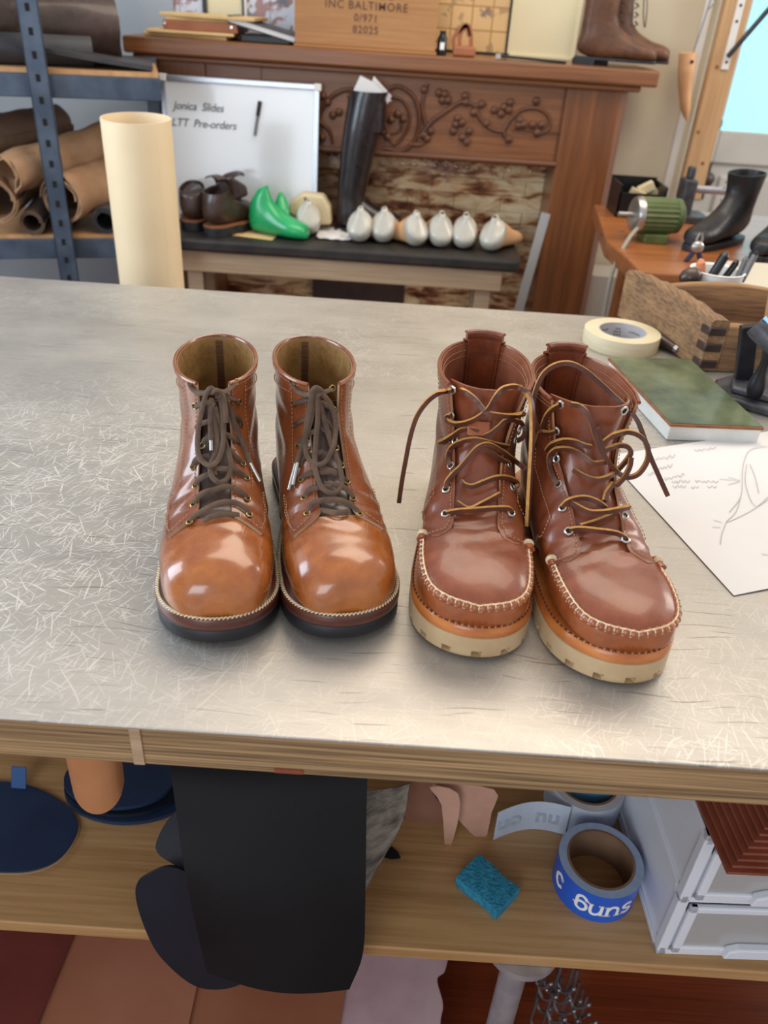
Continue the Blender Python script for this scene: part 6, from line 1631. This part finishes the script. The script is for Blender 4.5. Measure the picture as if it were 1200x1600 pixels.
# pliers-like tool standing on the bench
a = Yp(1086, 400, 1.90)
t = thing('hole_punch', (a.x, 1.90, RZ), 'steel hand tool with blue grips standing between motor and pens', 'tool')
pz = RZ
link('head', MB().ball((a.x, 1.90, a.z+.02), .014, 8, sc=(1.1, .7, 1)), 'steel', t)
for s_ in (-1, 1):
    link('grip', MB().tube(catmull([(a.x+s_*.004, 1.90, a.z+.012), (a.x+s_*.016, 1.90, a.z-.01), (a.x+s_*.018, 1.90, max(RZ+.004, a.z-.035))], 5), .006, 8), 'navy_bright', t)
    link('jaw', MB().tube([(a.x+s_*.004, 1.90, a.z+.02), (a.x+s_*.006, 1.90, a.z+.04), (a.x+s_*.002, 1.90, a.z+.052)], lambda q: .004*(1-.5*q), 6), 'steel', t)
# black boots on the side bench
def black_boot(c, yaw, label, H=.155):
    t = thing('black_ankle_boot', c, label, 'boot', 'black boots on the side bench'); M = placeM(c, yaw); L = .24
    rows = [(L, .030, L, .018, .004), (L*.985, .042, L*.99, .016, .018), (L*.9, .052, L*.9, .015, .032), (L*.75, .060, L*.74, .015, .037), (L*.58, .078, L*.52, .015, .034), (L*.48, .10, L*.22, .015, .032), (L*.42, .12, .004, .035, .032), (L*.41, .14, .006, .08, .034), (L*.44, H, -.004, H+.004, .040)]
    R = loft(rows, 5, 28, M=M); Ri = loft([(a-.003, b, c_+.003, d, w_-.003) for a, b, c_, d, w_ in rows[7:]], 5, 28, M=M)
    link('upper', MB().rings(R+Ri[::-1]), 'black_leather', t, angle=60)
    out = [(.036*np.sign(sin(2*pi*i/36))*abs(sin(2*pi*i/36))**.6, -L*(.5-.515*cos(2*pi*i/36))) for i in range(36)]
    link('sole', MB().prism(out[::-1], .015, M), 'rubber_black', t, smooth=False, bevel=.002)
    for k in range(4):
        e = MB(); P = M @ Vector((-.030, -L*.36, .10+k*.014)); n_ = (M.to_3x3() @ Vector((-1, -.3, 0))); eyelet(e, None, P, n_, .0028, .0009); link('eyelet', e, 'nickel', t)
    return t
q = Yp(1160, 378, 2.14)
black_boot(Vector((q.x-.005, 2.16, RZ)), radians(-48), 'black leather ankle boot, left one of the pair by the door', .165)
black_boot(Vector((q.x+.115, 2.12, RZ)), radians(-40), 'black leather ankle boot at the right frame edge by the door', .155)
# white card box with pen cup
pc = Vector((.640, 1.62, 0))
t = thing('white_carton', (.80, 1.60, 0), 'off-white carton with flat top behind the wooden trough', 'carton')
a, b = Zp(1127, 389, .93), Zp(1110, 440, .93)
link('carton_body', MB().hexa([Vector((q_.x, q_.y, z)) for z in (0.0, .93) for q_ in (Vector((.62, 1.47, 0)), Vector((1.05, 1.47, 0)), Vector((1.05, 1.73, 0)), Vector((.662, 1.73, 0)))]), 'carton_white', t, smooth=False, bevel=.004)
q = Yp(1122, 421, 1.455)
CC = Vector((q.x, 1.455, q.z-.101)); SH = CC.z
st_ = thing('pen_stand_block', (CC.x, CC.y, .0), 'narrow wooden stand directly under the white pen cup', 'stand')
link('stand_body', MB().bb((CC.x-.05, CC.y-.050, 0), (CC.x+.05, CC.y+.05, SH)), 'apron_pine', st_, smooth=False)
t = thing('pen_cup', CC, 'white plastic cup full of pens and tools behind the trough', 'cup')
link('cup_body', MB().lathe([(.034, 0), (.036, .004), (.046, .098), (.048, .100), (.046, .101), (.043, .098), (.032, .006)], c=CC+Vector((0, 0, .0005)), n=40), 'letter_white', t)
def pen(px0, py0, px1, py1, r, m_, label, yb=0, cap=None):
    a = CAM+ray(px0, py0)*1.0; y = CC.y+yb
    p1 = Yp(px1, py1, y); p0 = Yp(px0, py0, y); o = thing('pen', p0, label, 'pen')
    link('barrel', MB().tube([p0, p0.lerp(p1, .5), p1], r, 10), m_, o)
    link('tip', MB().tube([p1, p1+(p1-p0).normalized()*.006], lambda s_: r*(1-.6*s_), 10), cap or m_, o)
pen(1107, 440, 1133, 399, .0085, 'black_plastic', 'thick black marker, leftmost tall one in the pen cup')
pen(1128, 440, 1150, 411, .006, 'black_plastic', 'short black pen in the middle of the cup', .01)
pen(1150, 440, 1165, 405, .005, 'pen_grey', 'grey pen standing left of the black-ended one', .0)
pen(1158, 440, 1180, 398, .0055, 'pen_grey', 'grey pen with black end, rightmost and tallest in the cup', -.01, 'black_plastic')
pen(1095, 428, 1095, 410, .008, 'pen_orange', 'orange-pink wide chalk crayon at the left of the cup', .01)

# ---------------------------------------------------------------- stud board, hanging last, wall hardware
ub, lb = Yp(1127, -80, 2.84), Yp(1045, 345, 2.84)
t = thing('pine_board', (.92, 2.83, 0), 'knotty pine board fixed upright beside the door with white bracket', 'board')
link('board', MB().bb((.897, 2.80, RZ-.02), (.972, 2.838, 2.3)), 'stud_pine', t, smooth=False, bevel=.002)
kn = MB()
for z in (.97, 1.06, 1.24, 1.33): kn.cyl((.93+.02*sin(z*40), 2.801, z), (.93+.02*sin(z*40), 2.7995, z), .006, n=12)
link('knot', kn, 'rust_edge', t)
br = link('bracket', MB().bb((.930, 2.794, 1.235), (.952, 2.800, 1.47)), 'white_paint', t, smooth=False, bevel=.001)
hb = MB()
for z in (1.255, 1.36, 1.40): hb.cyl((.941, 2.7945, z), (.941, 2.7930, z), .004, n=12)
link('bracket_hole', hb, 'hole_black', br)
link('strut', MB().cyl((.938, 2.785, 1.27), (1.06, 2.66, 1.52), .0075), 'iron_grey', t)
hx = .825
a, b = Yp(1073, 80, 2.80), Yp(1071, 190, 2.80)
t = thing('hanging_last', b, 'pale wooden shoe last hanging from wire beside the pine board', 'shoe last')
a2, b2 = Yp(1075, 82, 2.79), Yp(1069, 190, 2.79)
P = catmull([tuple(a2), tuple(a2.lerp(b2, .2)+Vector((-.002, 0, 0))), tuple(a2.lerp(b2, .5)+Vector((-.003, 0, 0))), tuple(a2.lerp(b2, .8)+Vector((.002, 0, 0))), tuple(b2+Vector((.008, 0, 0)))], 6)
link('last_body', MB().tube(P, lambda s_: .0245*(1.0 if s_ < .3 else (1-.30*(s_-.3)/.3 if s_ < .6 else .70*max(.12, 1-((s_-.6)/.4)**1.8))), 18, flat=1.3, up=(0, 1, 0)), 'last_tan', t)
hl = a2.lerp(b2, .12); link('last_hole', MB().cyl(hl+Vector((.004, -.029, 0)), hl+Vector((.004, -.034, 0)), .005, n=12), 'hole_black', t)
o = link('hanging_wire', MB().tube([a2+Vector((.012, -.01, -.005)), a2+Vector((.022, -.01, .08)), a2+Vector((.030, -.01, .16)), a2+Vector((.034, 0, .35))], .0022, 6).tube(catmull([tuple(a2+Vector((.026, -.01, .11))), tuple(a2+Vector((.040, -.012, .13))), tuple(a2+Vector((.030, -.012, .15))), tuple(a2+Vector((.045, -.01, .17)))], 5), .002, 6), 'wire_grey'); tag(o, 'twisted wire from which the wooden last hangs', 'wire')
